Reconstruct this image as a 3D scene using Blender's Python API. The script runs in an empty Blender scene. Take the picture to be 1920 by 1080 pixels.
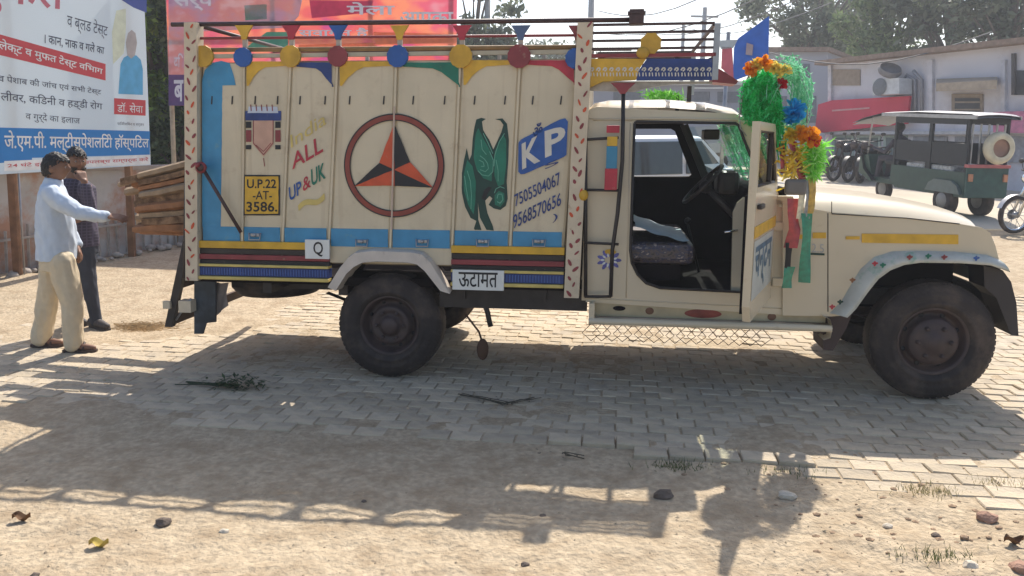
import bpy, bmesh, math, random
from mathutils import Vector, Matrix, noise
from mathutils.geometry import tessellate_polygon
random.seed(7)
R = math.radians
SC = bpy.context.scene
# ------------------------------------------------------------------ camera
F, PX, PY, HZ, ROLL, HC = 1500., 960., 461., 262., .02, 1.8
PIT = math.atan((PY-HZ)/F)
cp, sp, cr, sr = math.cos(PIT), math.sin(PIT), math.cos(ROLL), math.sin(ROLL)
FW = Vector((0, cp, -sp)); _u = Vector((0, sp, cp)); _x = Vector((1, 0, 0))
RT = _x*cr+_u*sr; UP = -_x*sr+_u*cr; EYE = Vector((0, 0, HC))
cd = bpy.data.cameras.new('camera'); cam = bpy.data.objects.new('camera', cd)
SC.collection.objects.link(cam); SC.camera = cam
cd.sensor_width = 36; cd.lens = F/1920*36; cd.shift_y = (PY-540)/1920; cd.clip_end = 600; cd.clip_start = .05
M3 = Matrix((RT, UP, -FW)).transposed()
cam.matrix_world = Matrix.Translation(EYE) @ M3.to_4x4()
# ------------------------------------------------------------------ light
SUN = Vector((.668, 2.108, 2.616)).normalized()
w = bpy.data.worlds.new('World'); SC.world = w; w.use_nodes = True
nt = w.node_tree; bg = nt.nodes['Background']
sky = nt.nodes.new('ShaderNodeTexSky'); sky.sky_type = 'NISHITA'; sky.sun_disc = False
sky.sun_elevation = math.asin(SUN.z); sky.sun_rotation = math.atan2(SUN.x, SUN.y)
sky.air_density = 1.0; sky.dust_density = 2.6; sky.ozone_density = .6; sky.altitude = 200
nt.links.new(sky.outputs[0], bg.inputs[0]); bg.inputs[1].default_value = .15
sd = bpy.data.lights.new('sun', 'SUN'); so = bpy.data.objects.new('sun', sd); SC.collection.objects.link(so)
sd.energy = 4.8; sd.angle = R(.5); sd.color = (1, .94, .85)
so.rotation_euler = (-SUN).to_track_quat('-Z', 'Y').to_euler()
vs = SC.view_settings; vs.view_transform = 'Standard'; vs.look = 'None'; vs.gamma = 1; vs.use_curve_mapping = False
vs.exposure = .5
SC.cycles.max_bounces = 8
# ------------------------------------------------------------------ frames
GX = .018
def gz(x, y): return GX*(x+.9)+.04*max(0, y-8)
def ray(px, py): return FW+RT*((px-PX)/F)-UP*((py-PY)/F)
def G(px, py):
    r = ray(px, py); lo, hi = .5, 150.
    for i in range(50):
        m = (lo+hi)/2; p = EYE+r*m
        if p.z > gz(p.x, p.y): lo = m
        else: hi = m
    return EYE+r*lo
def at(px, py, Y):
    r = ray(px, py); return EYE+r*(Y/r.y)
class VPlane:                                   # vertical plane through two ground points, d = offset towards the viewer
    def __init__(s, a, b):
        s.a = a.copy(); d = (b-a); d.z = 0; s.d = d.normalized(); s.n = Vector((s.d.y, -s.d.x, 0))
        if s.n.dot(EYE-a) < 0: s.n = -s.n
    def __call__(s, px, py, d=0):
        r = ray(px, py); o = s.a+s.n*d
        return EYE+r*((o-EYE).dot(s.n)/r.dot(s.n))
YAW = R(7.4); PT = .018
R0 = EYE+ray(728, 710)*(-HC/ray(728, 710).z)
U = Vector((math.cos(YAW), -math.sin(YAW), 0)); N = Vector((math.sin(YAW), math.cos(YAW), 0))
def P(px, py, w=0.):                            # photograph point -> truck space (u along, w across, z up)
    r = ray(px, py); t = ((R0-EYE).dot(N)+w)/r.dot(N); p = EYE+r*t-R0
    u = p.dot(U); return Vector((u, w, p.z-PT*u))
def TW(u, w, z=0.): return R0+U*u+N*w+Vector((0, 0, z+PT*u))
# ------------------------------------------------------------------ materials
MC = {}
def mat(name, col, rough=.6, metal=0., var=.12, scale=8., bump=0., bscale=60., spec=.4, col2=None, c2lo=.55, c2hi=.7, c2scale=3., trans=0., streak=None, objvar=0.):
    if name in MC: return MC[name]
    m = bpy.data.materials.new(name); m.use_nodes = True; n = m.node_tree; b = n.nodes['Principled BSDF']
    b.inputs['Roughness'].default_value = rough; b.inputs['Metallic'].default_value = metal
    b.inputs['Specular IOR Level'].default_value = spec
    tc = n.nodes.new('ShaderNodeTexCoord')
    c = tuple(col)+(1,)
    nz = n.nodes.new('ShaderNodeTexNoise'); nz.inputs['Scale'].default_value = scale; nz.inputs['Detail'].default_value = 6
    n.links.new(tc.outputs['Object'], nz.inputs['Vector'])
    rp = n.nodes.new('ShaderNodeValToRGB'); e = rp.color_ramp.elements
    e[0].position = .3; e[1].position = .7
    e[0].color = tuple(max(0, x*(1-var)) for x in col)+(1,); e[1].color = tuple(min(1, x*(1+var)) for x in col)+(1,)
    n.links.new(nz.outputs['Fac'], rp.inputs['Fac']); out = rp.outputs['Color']
    if col2:
        n2 = n.nodes.new('ShaderNodeTexNoise'); n2.inputs['Scale'].default_value = c2scale; n2.inputs['Detail'].default_value = 9; n2.inputs['Roughness'].default_value = .65
        n.links.new(tc.outputs['Object'], n2.inputs['Vector'])
        r2 = n.nodes.new('ShaderNodeValToRGB'); q = r2.color_ramp.elements
        q[0].position = c2lo; q[1].position = c2hi; q[0].color = (0, 0, 0, 1); q[1].color = (1, 1, 1, 1)
        n.links.new(n2.outputs['Fac'], r2.inputs['Fac'])
        mx = n.nodes.new('ShaderNodeMix'); mx.data_type = 'RGBA'
        n.links.new(r2.outputs['Color'], mx.inputs['Factor']); n.links.new(out, mx.inputs[6]); mx.inputs[7].default_value = tuple(col2)+(1,)
        out = mx.outputs[2]
    if streak:                                          # rain-borne grime running down the sheet
        mp = n.nodes.new('ShaderNodeMapping'); mp.inputs['Scale'].default_value = (15, 15, .9); n3 = n.nodes.new('ShaderNodeTexNoise'); n3.inputs['Scale'].default_value = 1; n3.inputs['Detail'].default_value = 5
        n.links.new(tc.outputs['Object'], mp.inputs[0]); n.links.new(mp.outputs[0], n3.inputs[0]); r3 = n.nodes.new('ShaderNodeValToRGB'); q = r3.color_ramp.elements; q[0].position = .56; q[1].position = .82; q[0].color = (0, 0, 0, 1); q[1].color = (.5, .5, .5, 1)
        n.links.new(n3.outputs['Fac'], r3.inputs[0]); mx = n.nodes.new('ShaderNodeMix'); mx.data_type = 'RGBA'; n.links.new(r3.outputs[0], mx.inputs[0]); n.links.new(out, mx.inputs[6]); mx.inputs[7].default_value = tuple(streak)+(1,); out = mx.outputs[2]
    if objvar:
        oi = n.nodes.new('ShaderNodeObjectInfo'); hs = n.nodes.new('ShaderNodeHueSaturation'); mr = n.nodes.new('ShaderNodeMapRange'); mr.inputs[3].default_value = 1-objvar; mr.inputs[4].default_value = 1+objvar
        n.links.new(oi.outputs['Random'], mr.inputs[0]); n.links.new(mr.outputs[0], hs.inputs['Value']); n.links.new(out, hs.inputs['Color']); out = hs.outputs[0]
    n.links.new(out, b.inputs['Base Color'])
    if bump:
        nb = n.nodes.new('ShaderNodeTexNoise'); nb.inputs['Scale'].default_value = bscale; nb.inputs['Detail'].default_value = 8
        n.links.new(tc.outputs['Object'], nb.inputs['Vector'])
        bp = n.nodes.new('ShaderNodeBump'); bp.inputs['Strength'].default_value = bump; bp.inputs['Distance'].default_value = .02
        n.links.new(nb.outputs['Fac'], bp.inputs['Height']); n.links.new(bp.outputs[0], b.inputs['Normal'])
    if trans: b.inputs['Transmission Weight'].default_value = trans
    MC[name] = m; return m
def leafmat(name, c1, c2, c3):
    if name in MC: return MC[name]
    m = bpy.data.materials.new(name); m.use_nodes = True; n = m.node_tree; b = n.nodes['Principled BSDF']
    b.inputs['Roughness'].default_value = .55
    g = n.nodes.new('ShaderNodeNewGeometry'); rp = n.nodes.new('ShaderNodeValToRGB')
    e = rp.color_ramp.elements; e[0].color = c1+(1,); e[1].color = c3+(1,); k = e.new(.5); k.color = c2+(1,)
    n.links.new(g.outputs['Random Per Island'], rp.inputs['Fac']); n.links.new(rp.outputs[0], b.inputs['Base Color'])
    t = n.nodes.new('ShaderNodeBsdfTranslucent'); mx = n.nodes.new('ShaderNodeMixShader'); mx.inputs[0].default_value = .35
    n.links.new(rp.outputs[0], t.inputs[0]); n.links.new(b.outputs[0], mx.inputs[1]); n.links.new(t.outputs[0], mx.inputs[2])
    n.links.new(mx.outputs[0], n.nodes['Material Output'].inputs[0]); MC[name] = m; return m
def glassmat(name, tint, a=.25):
    m = bpy.data.materials.new(name); m.use_nodes = True; n = m.node_tree
    t = n.nodes.new('ShaderNodeBsdfTransparent'); t.inputs[0].default_value = tint+(1,)
    g = n.nodes.new('ShaderNodeBsdfGlossy'); g.inputs['Roughness'].default_value = .05
    mx = n.nodes.new('ShaderNodeMixShader'); mx.inputs[0].default_value = a
    n.links.new(t.outputs[0], mx.inputs[1]); n.links.new(g.outputs[0], mx.inputs[2]); n.links.new(mx.outputs[0], n.nodes['Material Output'].inputs[0])
    MC[name] = m; return m
def flexible(m, out=None, k=.45):                       # thin printed vinyl lets the sun behind it shine through
    n = m.node_tree; b = n.nodes['Principled BSDF']; t = n.nodes.new('ShaderNodeBsdfTranslucent'); mx = n.nodes.new('ShaderNodeMixShader'); mx.inputs[0].default_value = k
    if out is None: out = b.inputs['Base Color'].links[0].from_socket
    n.links.new(out, t.inputs[0]); n.links.new(b.outputs[0], mx.inputs[1]); n.links.new(t.outputs[0], mx.inputs[2]); n.links.new(mx.outputs[0], n.nodes['Material Output'].inputs[0]); return m
def printmat(name, cols, scale=2., seed=0., flex=False):           # mottled flat print: several colours in soft patches
    m = bpy.data.materials.new(name); m.use_nodes = True; n = m.node_tree; b = n.nodes['Principled BSDF']; b.inputs['Roughness'].default_value = .45
    tc = n.nodes.new('ShaderNodeTexCoord'); mp = n.nodes.new('ShaderNodeMapping'); mp.inputs['Location'].default_value = (seed, seed*2, seed*3); mp.inputs['Scale'].default_value = (1, 1, 1.6)
    nz = n.nodes.new('ShaderNodeTexNoise'); nz.inputs['Scale'].default_value = scale; nz.inputs['Detail'].default_value = 3
    n.links.new(tc.outputs['Object'], mp.inputs[0]); n.links.new(mp.outputs[0], nz.inputs[0])
    rp = n.nodes.new('ShaderNodeValToRGB'); rp.color_ramp.interpolation = 'EASE'; e = rp.color_ramp.elements
    e[0].position = .3; e[0].color = cols[0]+(1,); e[1].position = .72; e[1].color = cols[-1]+(1,)
    for i, c in enumerate(cols[1:-1]): k = e.new(.3+.42*(i+1)/(len(cols)-1)); k.color = c+(1,)
    n.links.new(nz.outputs[0], rp.inputs[0]); n.links.new(rp.outputs[0], b.inputs['Base Color']); MC[name] = m
    if flex: flexible(m, rp.outputs[0])
    return m
CREAM = mat('cream_paint', (.60, .51, .36), .33, var=.08, scale=3, bump=.30, bscale=3.2, col2=(.38, .28, .18), c2lo=.56, c2hi=.85, c2scale=5, streak=(.36, .26, .16))
CREAM2 = mat('post_cream', (.60, .50, .36), .5, var=.1, scale=9, col2=(.4, .25, .15), c2lo=.62, c2hi=.75, c2scale=14)
CABC = mat('cab_cream', (.58, .50, .365), .22, var=.05, scale=2, bump=.10, bscale=2.5, col2=(.36, .27, .17), c2lo=.62, c2hi=.85, c2scale=5, spec=.5)
BLACK = mat('black_metal', (.03, .024, .022), .5, var=.3, bump=.1)
DBROWN = mat('dark_brown_rail', (.06, .03, .028), .5, var=.3, scale=20)
BLUE = mat('sky_blue_paint', (.05, .25, .44), .45, var=.15, scale=6, col2=(.16, .3, .3), c2lo=.6, c2hi=.8, c2scale=9)
NAVY = mat('navy_paint', (.02, .045, .18), .45, var=.25, scale=9, col2=(.34, .27, .18), c2lo=.63, c2hi=.80, c2scale=16)
DBLUE = mat('blue_paint', (.02, .09, .32), .45, var=.2, scale=9, col2=(.34, .27, .18), c2lo=.63, c2hi=.80, c2scale=16)
YEL = mat('yellow_paint', (.62, .36, .03), .45, var=.18, scale=9, col2=(.34, .27, .18), c2lo=.63, c2hi=.80, c2scale=16)
LYEL = mat('pale_yellow_paint', (.60, .46, .14), .5, var=.15, scale=12)
GREENP = mat('green_paint', (.01, .16, .1), .45, var=.2, scale=9, col2=(.34, .27, .18), c2lo=.63, c2hi=.80, c2scale=16)
DGREEN = mat('dark_green_paint', (.008, .045, .035), .45, var=.2, scale=9)
LGREEN = mat('light_green_line', (.12, .36, .26), .5)
REDP = mat('red_paint', (.42, .03, .05), .45, var=.2, scale=9, col2=(.34, .27, .18), c2lo=.63, c2hi=.80, c2scale=16)
MAROON = mat('maroon_paint', (.24, .04, .045), .5, var=.2, scale=9, col2=(.34, .27, .18), c2lo=.63, c2hi=.80, c2scale=16)
ORANGE = mat('orange_red_paint', (.56, .08, .025), .45, var=.15, scale=9, col2=(.34, .27, .18), c2lo=.63, c2hi=.80, c2scale=16)
RINGR = mat('ring_brown_red', (.24, .045, .03), .45, var=.2, scale=9, col2=(.34, .27, .18), c2lo=.63, c2hi=.80, c2scale=16)
INK = mat('ink_black_paint', (.012, .012, .016), .5, var=.2, col2=(.34, .27, .18), c2lo=.63, c2hi=.80, c2scale=16)
WHITE = mat('white_paint', (.72, .72, .68), .5, var=.06, col2=(.5, .46, .4), c2lo=.6, c2hi=.8)
RUBBER = mat('tyre_rubber', (.032, .024, .022), .75, var=.3, scale=5, bump=.3, bscale=40, col2=(.11, .08, .06), c2lo=.48, c2hi=.8, c2scale=5)
RIM = mat('brown_rim', (.055, .036, .034), .55, var=.3, bump=.1, col2=(.12, .08, .06), c2lo=.5, c2hi=.8)
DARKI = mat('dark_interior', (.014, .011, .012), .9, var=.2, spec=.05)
WOOD = mat('weathered_wood', (.22, .13, .07), .8, var=.35, scale=6, bump=.5, bscale=25, col2=(.09, .045, .02), c2lo=.5, c2hi=.65, c2scale=9)
WOOD2 = mat('pale_cut_wood', (.42, .24, .11), .8, var=.3, scale=14, bump=.3)
STEEL = mat('grey_steel', (.35, .35, .36), .4, metal=.6, var=.15)
CHROME = mat('chrome', (.7, .7, .7), .15, metal=1, var=.05)
# ------------------------------------------------------------------ mesh builder
class B:
    def __init__(s): s.v = []; s.f = []; s.sm = []; s.mi = []
    def add(s, vs_, fs, smooth=False, mi=0):
        o = len(s.v); s.v += [tuple(x) for x in vs_]
        for f in fs: s.f.append(tuple(i+o for i in f)); s.sm.append(smooth); s.mi.append(mi)
        return s
    def box(s, a, b, bev=0., mi=0):
        x0, y0, z0 = [min(p, q) for p, q in zip(a, b)]; x1, y1, z1 = [max(p, q) for p, q in zip(a, b)]
        if bev:
            bm = bmesh.new(); bmesh.ops.create_cube(bm, size=1)
            for v in bm.verts: v.co = Vector(((x0+x1)/2+v.co.x*(x1-x0), (y0+y1)/2+v.co.y*(y1-y0), (z0+z1)/2+v.co.z*(z1-z0)))
            bmesh.ops.bevel(bm, geom=bm.edges[:], offset=min(bev, .45*min(x1-x0, y1-y0, z1-z0)), segments=2, affect='EDGES', profile=.5)
            bm.verts.index_update(); s.add([v.co for v in bm.verts], [[v.index for v in f.verts] for f in bm.faces], False, mi); bm.free(); return s
        return s.add([(x0,y0,z0),(x1,y0,z0),(x1,y1,z0),(x0,y1,z0),(x0,y0,z1),(x1,y0,z1),(x1,y1,z1),(x0,y1,z1)],
                     [(0,3,2,1),(4,5,6,7),(0,1,5,4),(1,2,6,5),(2,3,7,6),(3,0,4,7)], False, mi)
    def bar(s, a, b, wd, ht, up=(0,0,1), mi=0):       # rectangular bar from a to b
        a = Vector(a); b = Vector(b); d = (b-a).normalized(); up = Vector(up)
        if abs(d.dot(up)) > .95: up = Vector((0, 1, 0))
        sx = d.cross(up).normalized()*wd/2; uz = sx.cross(d).normalized()*ht/2
        c = [a-sx-uz, a+sx-uz, a+sx+uz, a-sx+uz, b-sx-uz, b+sx-uz, b+sx+uz, b-sx+uz]
        return s.add(c, [(0,1,2,3),(7,6,5,4),(0,4,5,1),(1,5,6,2),(2,6,7,3),(3,7,4,0)], False, mi)
    def tube(s, pts, r, n=8, cap=True, mi=0):
        pts = [Vector(p) for p in pts]; rr = r if isinstance(r, (list, tuple)) else [r]*len(pts)
        vs_ = []; fs = []; ref = None
        for i, p in enumerate(pts):
            d = (pts[min(i+1, len(pts)-1)]-pts[max(i-1, 0)]).normalized()
            if ref is None or abs(ref.dot(d)) > .98: ref = Vector((0,0,1)) if abs(d.z) < .9 else Vector((1,0,0))
            a = d.cross(ref).normalized(); b = d.cross(a).normalized(); ref = -b if False else a.cross(d)
            for k in range(n): t = 2*math.pi*k/n; vs_.append(p+(a*math.cos(t)+b*math.sin(t))*rr[i])
        for i in range(len(pts)-1):
            for k in range(n): fs.append((i*n+k, i*n+(k+1) % n, (i+1)*n+(k+1) % n, (i+1)*n+k))
        s.add(vs_, fs, True, mi)
        if cap: s.add(vs_[:n], [tuple(range(n-1, -1, -1))], False, mi); s.add(vs_[-n:], [tuple(range(n))], False, mi)
        return s
    def lathe(s, prof, c, axis=(0,1,0), n=48, mi=0, smooth=True):   # prof: (radius, along axis)
        ax = Vector(axis).normalized(); ref = Vector((0,0,1)) if abs(ax.z) < .9 else Vector((1,0,0))
        a = ax.cross(ref).normalized(); b = ax.cross(a); c = Vector(c); vs_ = []; fs = []
        for r, h in prof:
            for k in range(n): t = 2*math.pi*k/n; vs_.append(c+ax*h+(a*math.cos(t)+b*math.sin(t))*r)
        for i in range(len(prof)-1):
            for k in range(n): fs.append((i*n+k, i*n+(k+1) % n, (i+1)*n+(k+1) % n, (i+1)*n+k))
        return s.add(vs_, fs, smooth, mi)
    def prism(s, loop, d, holes=(), mi=0):           # loop of 3d points, extruded by vector d
        loops = [[Vector(p) for p in loop]]+[[Vector(p) for p in h] for h in holes]; d = Vector(d)
        tris = tessellate_polygon(loops); allp = [p for l in loops for p in l]; n = len(allp)
        s.add(allp+[p+d for p in allp], [tuple(t) for t in tris]+[tuple(i+n for i in reversed(t)) for t in tris], False, mi)
        for l in loops:
            k = len(l); s.add(l+[p+d for p in l], [(i, (i+1) % k, (i+1) % k+k, i+k) for i in range(k)], False, mi)
        return s
    def flat(s, loop, mi=0):
        loop = [Vector(p) for p in loop]; return s.add(loop, [tuple(t) for t in tessellate_polygon([loop])], False, mi)
    def sphere(s, c, r, n=12, mi=0):
        r = r if isinstance(r, (tuple, list)) else (r, r, r); vs_ = []; fs = []; m = n//2+1
        for i in range(m+1):
            t = math.pi*i/m
            for k in range(n): q = 2*math.pi*k/n; vs_.append((c[0]+r[0]*math.sin(t)*math.cos(q), c[1]+r[1]*math.sin(t)*math.sin(q), c[2]+r[2]*math.cos(t)))
        for i in range(m):
            for k in range(n): fs.append((i*n+k, (i+1)*n+k, (i+1)*n+(k+1) % n, i*n+(k+1) % n))
        return s.add(vs_, fs, True, mi)
    def grid(s, rows, smooth=True, mi=0, close=False):
        n = len(rows[0]); vs_ = [p for r in rows for p in r]; fs = []
        for i in range(len(rows)-1):
            for k in range(n-1+(1 if close else 0)): fs.append((i*n+k, i*n+(k+1) % n, (i+1)*n+(k+1) % n, (i+1)*n+k))
        return s.add(vs_, fs, smooth, mi)
    def mesh(s, name, mats, fix=None, off=None):
        me = bpy.data.meshes.new(name); v = s.v
        if fix: v = [fix(p) for p in v]
        if off is not None: v = [(p[0]-off[0], p[1]-off[1], p[2]-off[2]) for p in v]
        me.from_pydata(v, [], s.f)
        for m in (mats if isinstance(mats, (list, tuple)) else [mats]): me.materials.append(m)
        me.polygons.foreach_set('use_smooth', s.sm); me.polygons.foreach_set('material_index', s.mi)
        bm = bmesh.new(); bm.from_mesh(me); bmesh.ops.remove_doubles(bm, verts=bm.verts, dist=1e-5)
        bmesh.ops.recalc_face_normals(bm, faces=bm.faces); bm.to_mesh(me); bm.free()
        return me
    def out(s, name, mats, parent=None, fix=None, off=None, loc=None):
        o = bpy.data.objects.new(name, s.mesh(name, mats, fix, off)); SC.collection.objects.link(o)
        if parent: o.parent = parent
        if loc is not None: o.location = loc
        return o
def tag(o, label=None, cat=None, group=None, kind=None):
    for k, v in (('label', label), ('category', cat), ('group', group), ('kind', kind)):
        if v: o[k] = v
    return o
def thing(name, loc, label, cat, group=None, rz=0.):
    o = bpy.data.objects.new(name, None); SC.collection.objects.link(o); o.empty_display_size = .2
    o.location = loc; o.rotation_euler = (0, 0, rz); return tag(o, label, cat, group)
def single(b, name, mats, base, label, cat, group=None):      # one-mesh thing, origin at its base, verts in world space
    o = b.out(name, mats, off=base, loc=base); return tag(o, label, cat, group)
def dup(root, loc=None, rz=None):
    r = root.copy(); SC.collection.objects.link(r)
    if loc is not None: r.location = loc
    if rz is not None: r.rotation_euler = (0, 0, rz)
    for ch in list(root.children):
        c = ch.copy(); SC.collection.objects.link(c); c.parent = r
        for g in list(ch.children): d = g.copy(); SC.collection.objects.link(d); d.parent = c
    return r
def text(body, quad, b=None, fat=0., mi=0):   # flat lettering fitted into a quad of 3d points: lower left, lower right, upper right, upper left
    cu = bpy.data.curves.new('t', 'FONT'); cu.body = body; cu.size = 1; cu.offset = fat; cu.resolution_u = 3
    o = bpy.data.objects.new('t', cu); SC.collection.objects.link(o); bpy.context.view_layer.update()
    me = bpy.data.meshes.new_from_object(o.evaluated_get(bpy.context.evaluated_depsgraph_get()))
    b = b or B()
    if len(me.vertices):
        xs = [v.co.x for v in me.vertices]; ys = [v.co.y for v in me.vertices]; x0, x1, y0, y1 = min(xs), max(xs), min(ys), max(ys)
        a, c, d, e = [Vector(q) for q in quad]; vs_ = []
        for v in me.vertices:
            s_ = (v.co.x-x0)/max(1e-6, x1-x0); t_ = (v.co.y-y0)/max(1e-6, y1-y0)
            vs_.append((a*(1-s_)+c*s_)*(1-t_)+(e*(1-s_)+d*s_)*t_)
        b.add(vs_, [tuple(p.vertices) for p in me.polygons], False, mi)
    bpy.data.objects.remove(o); bpy.data.curves.remove(cu); bpy.data.meshes.remove(me)
    return b
def fbm(x, y, z=0., o=5):
    return noise.fractal(Vector((x, y, z)), 1.0, 2.0, o)
# ================================================================== GROUND
DIRT = mat('dry_sandy_dirt', (.43, .345, .24), .95, var=.20, scale=26, bump=1.0, bscale=34, spec=.1, col2=(.30, .225, .145), c2lo=.46, c2hi=.72, c2scale=5)
PAVE = mat('dusty_paver', (.43, .365, .28), .92, var=.2, scale=9, bump=.5, bscale=38, spec=.1, col2=(.50, .41, .29), c2lo=.40, c2hi=.62, c2scale=3.2, objvar=.13)
edge_px = [(-60, 742), (200, 785), (420, 806), (640, 822), (900, 832), (1180, 842), (1215, 868), (1360, 880), (1510, 892), (1700, 935), (1960, 1010)]
edge_w = []
for q in edge_px:
    g = G(*q)-R0; edge_w.append((g.dot(U), g.dot(N)))
def edge_at(u):
    for (a, b), (c, d) in zip(edge_w, edge_w[1:]):
        if u <= c: return b+(d-b)*max(0, (u-a)/(c-a))
    return edge_w[-1][1]
def dirt_h(x, y):
    p = Vector((x, y, 0))-R0; u, wv = p.dot(U), p.dot(N); e = edge_at(u)
    k = max(0, min(1, (e+.05-wv)/.3))                   # 0 inside the paving, 1 on bare dirt
    ks = k*k*(3-2*k)
    big = fbm(x*.8, y*.8)*.03; fine = fbm(x*4, y*4, 3, 6)*.016; grit = fbm(x*19, y*19, 7, 4)*.006
    over = max(0, fbm(x*.9+9, y*1.3, 5)+1.5*max(0, min(1, (y-6.7)/1.0))*max(0, min(1, (-1.9-x)/.8)))*.014           # tongues of dust lying over the pavers
    rough = .5+.9*max(0, min(1, (x-1.0)/2.5))
    far = 1 if y < 9 else max(.2, 1-(y-9)*.1)
    return gz(x, y)+ks*(big*rough*.8-.016+fine*rough*1.6+grit*rough*2+.006*rough*fbm(x*9, y*11, 2, 4))+(1-ks)*(-.0105+over*1.1+fine*.35+grit*.2)*far
bg_ = B()
def gridpatch(x0, x1, nx, ys):
    rows = [[(x0+(x1-x0)*i/nx, y, dirt_h(x0+(x1-x0)*i/nx, y)) for i in range(nx+1)] for y in ys]
    bg_.grid(rows)
ys = []; y = 1.6
while y < 10: ys.append(y); y += .016+.004*max(0, y-3)
gridpatch(-9, 9, 520, ys+[10.])
for x0, x1, y0, y1 in ((-260, -9, 1.6, 10), (9, 260, 1.6, 10), (-260, 260, -40, 1.6), (-260, 260, 10, 14)):
    bg_.add([(x0, y0, gz(x0, y0)-.02), (x1, y0, gz(x1, y0)-.02), (x1, y1, gz(x1, y1)-.02), (x0, y1, gz(x0, y1)-.02)], [(0, 1, 2, 3)])
go = bg_.out('ground', DIRT); tag(go, kind='structure')
ROAD = mat('pale_road', (.50, .44, .35), .9, var=.1, scale=.6, bump=.2, bscale=30, spec=.1, col2=(.42, .36, .28), c2lo=.5, c2hi=.7, c2scale=.5)
b = B(); b.add([(-260, 14, gz(-260, 14)-.004), (260, 14, gz(260, 14)-.004), (260, 240, gz(260, 240)), (-260, 240, gz(-260, 240))], [(0, 1, 2, 3)])
tag(b.out('road', ROAD), kind='structure')
# paving: rows of worn bricks laid with the truck's direction
pv = bpy.data.objects.new('pavement', None); SC.collection.objects.link(pv); pv.location = R0; tag(pv, kind='structure')
PW, PD = .20, .135
def paver_mesh(seed):
    rnd = random.Random(seed); bb = B()
    hw, hd = PW/2-.004, PD/2-.0035
    j = lambda: rnd.uniform(-.003, .003)
    base = [(-hw+j(), -hd+j()), (hw+j(), -hd+j()), (hw+j(), hd+j()), (-hw+j(), hd+j())]
    vs_ = [(x, y, -.06) for x, y in base]+[(x, y, -.008) for x, y in base]+[(x*.95, y*.93, rnd.uniform(-.001, .001)) for x, y in base]
    fs = []
    for L in (0, 4):
        for i in range(4): fs.append((L+i, L+(i+1) % 4, L+4+(i+1) % 4, L+4+i))
    fs.append((8, 9, 10, 11)); bb.add(vs_, fs); return bb
pms = [paver_mesh(i) for i in range(7)]; pmesh = [q.mesh('paver', PAVE) for q in pms]
cand = []
for r in range(0, 42):
    wv = -1.6+r*PD
    for c in range(0, 64):
        u = -6.2+c*PW+(r % 2)*PW/2; e = edge_at(u)+.06*fbm(u*3, 1.)
        if wv < e+PD/2: continue
        p = TW(u, wv); z = gz(p.x, p.y)
        if p.y > 10: continue
        sink = .005*fbm(u*1.2, wv*1.2)-.003+random.uniform(-.003, .003)
        lip = 1.35 < u < 2.75 and wv < e+.22
        if lip: sink += .020
        elif wv < e+.3 and random.random() < .16: continue
        d = (p-EYE); fx = d.dot(RT)/d.dot(FW)*F+PX; vis = -40 < fx < 1960
        cand.append((not vis, wv, Vector((p.x, p.y, z+sink)), random.uniform(-.045, .045), random.uniform(-.03, .03)))
cand.sort(key=lambda t: t[:2])
rest = B()
for i, (nv, wv, p, a, t) in enumerate(cand):
    mt = Matrix.Rotation(-YAW+a*.5, 4, 'Z') @ Matrix.Rotation(t, 4, 'X') @ Matrix.Rotation(a, 4, 'Y')
    if i < 298:
        o = bpy.data.objects.new('paver', pmesh[i % 7]); SC.collection.objects.link(o); o.parent = pv; o.matrix_local = Matrix.Translation(p-R0) @ mt
    else:
        q = pms[i % 7]; mm = Matrix.Translation(p-R0) @ mt; rest.add([mm @ Vector(v) for v in q.v], q.f)
ro = rest.out('far_pavers', PAVE, pv); tag(ro, kind='stuff')

# ================================================================== TRUCK
truck = thing('pickup_truck', R0, 'cream cargo pickup truck with tall painted load bed and open cab door', 'truck', rz=-YAW)
SH = lambda p: (p[0], p[1], p[2]+PT*p[0])
def T(b, name, m, par=None):
    return b.out(name, m, par or truck, fix=SH)
TWD = 1.78                                       # overall width
def pl(pts, w=0.): return [P(x, y, w) for x, y in pts]
def uz(px, py, w=0.): q = P(px, py, w); return q.x, q.z
# --- corner posts
def uleaf(bb, c, ang, L, Wd, w, mi=0):
    cx, cz = c; pts = []
    for k in range(8):
        t = 2*math.pi*k/8; a = math.cos(t)*L*(1 if math.cos(t) > 0 else .7); q = math.sin(t)*Wd
        pts.append((cx+a*math.cos(ang)-q*math.sin(ang), w, cz+a*math.sin(ang)+q*math.cos(ang)))
    bb.flat(pts, mi)
def post(xt, yt, xb, yb, wpx):
    t = P(xt, yt); bt = P(xb, yb); hw = wpx/2/265.
    b = B(); b.prism([(bt.x-hw, -.055, bt.z), (bt.x+hw, -.055, bt.z), (t.x+hw, -.055, t.z), (t.x-hw, -.055, t.z)], (0, .10, 0))
    o = T(b, 'corner_post', CREAM2)
    lb = B(); n = 34
    for i in range(n):
        f = (i+.5)/n; c = bt.lerp(t, f); s = 1 if i % 2 else -1
        uleaf(lb, (c.x+s*hw*.38+random.uniform(-.01, .01), c.z+random.uniform(-.015, .015)), math.pi/2-s*random.uniform(.3, .9), random.uniform(.02, .036), random.uniform(.007, .012), -.0585, 0 if random.random() < .6 else 1)
    tag(T(lb, 'leaf_pattern', [MAROON, ORANGE], o), kind='stuff')
post(364, 44, 366, 524, 26); post(1098, 44, 1072, 556, 28)
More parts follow.
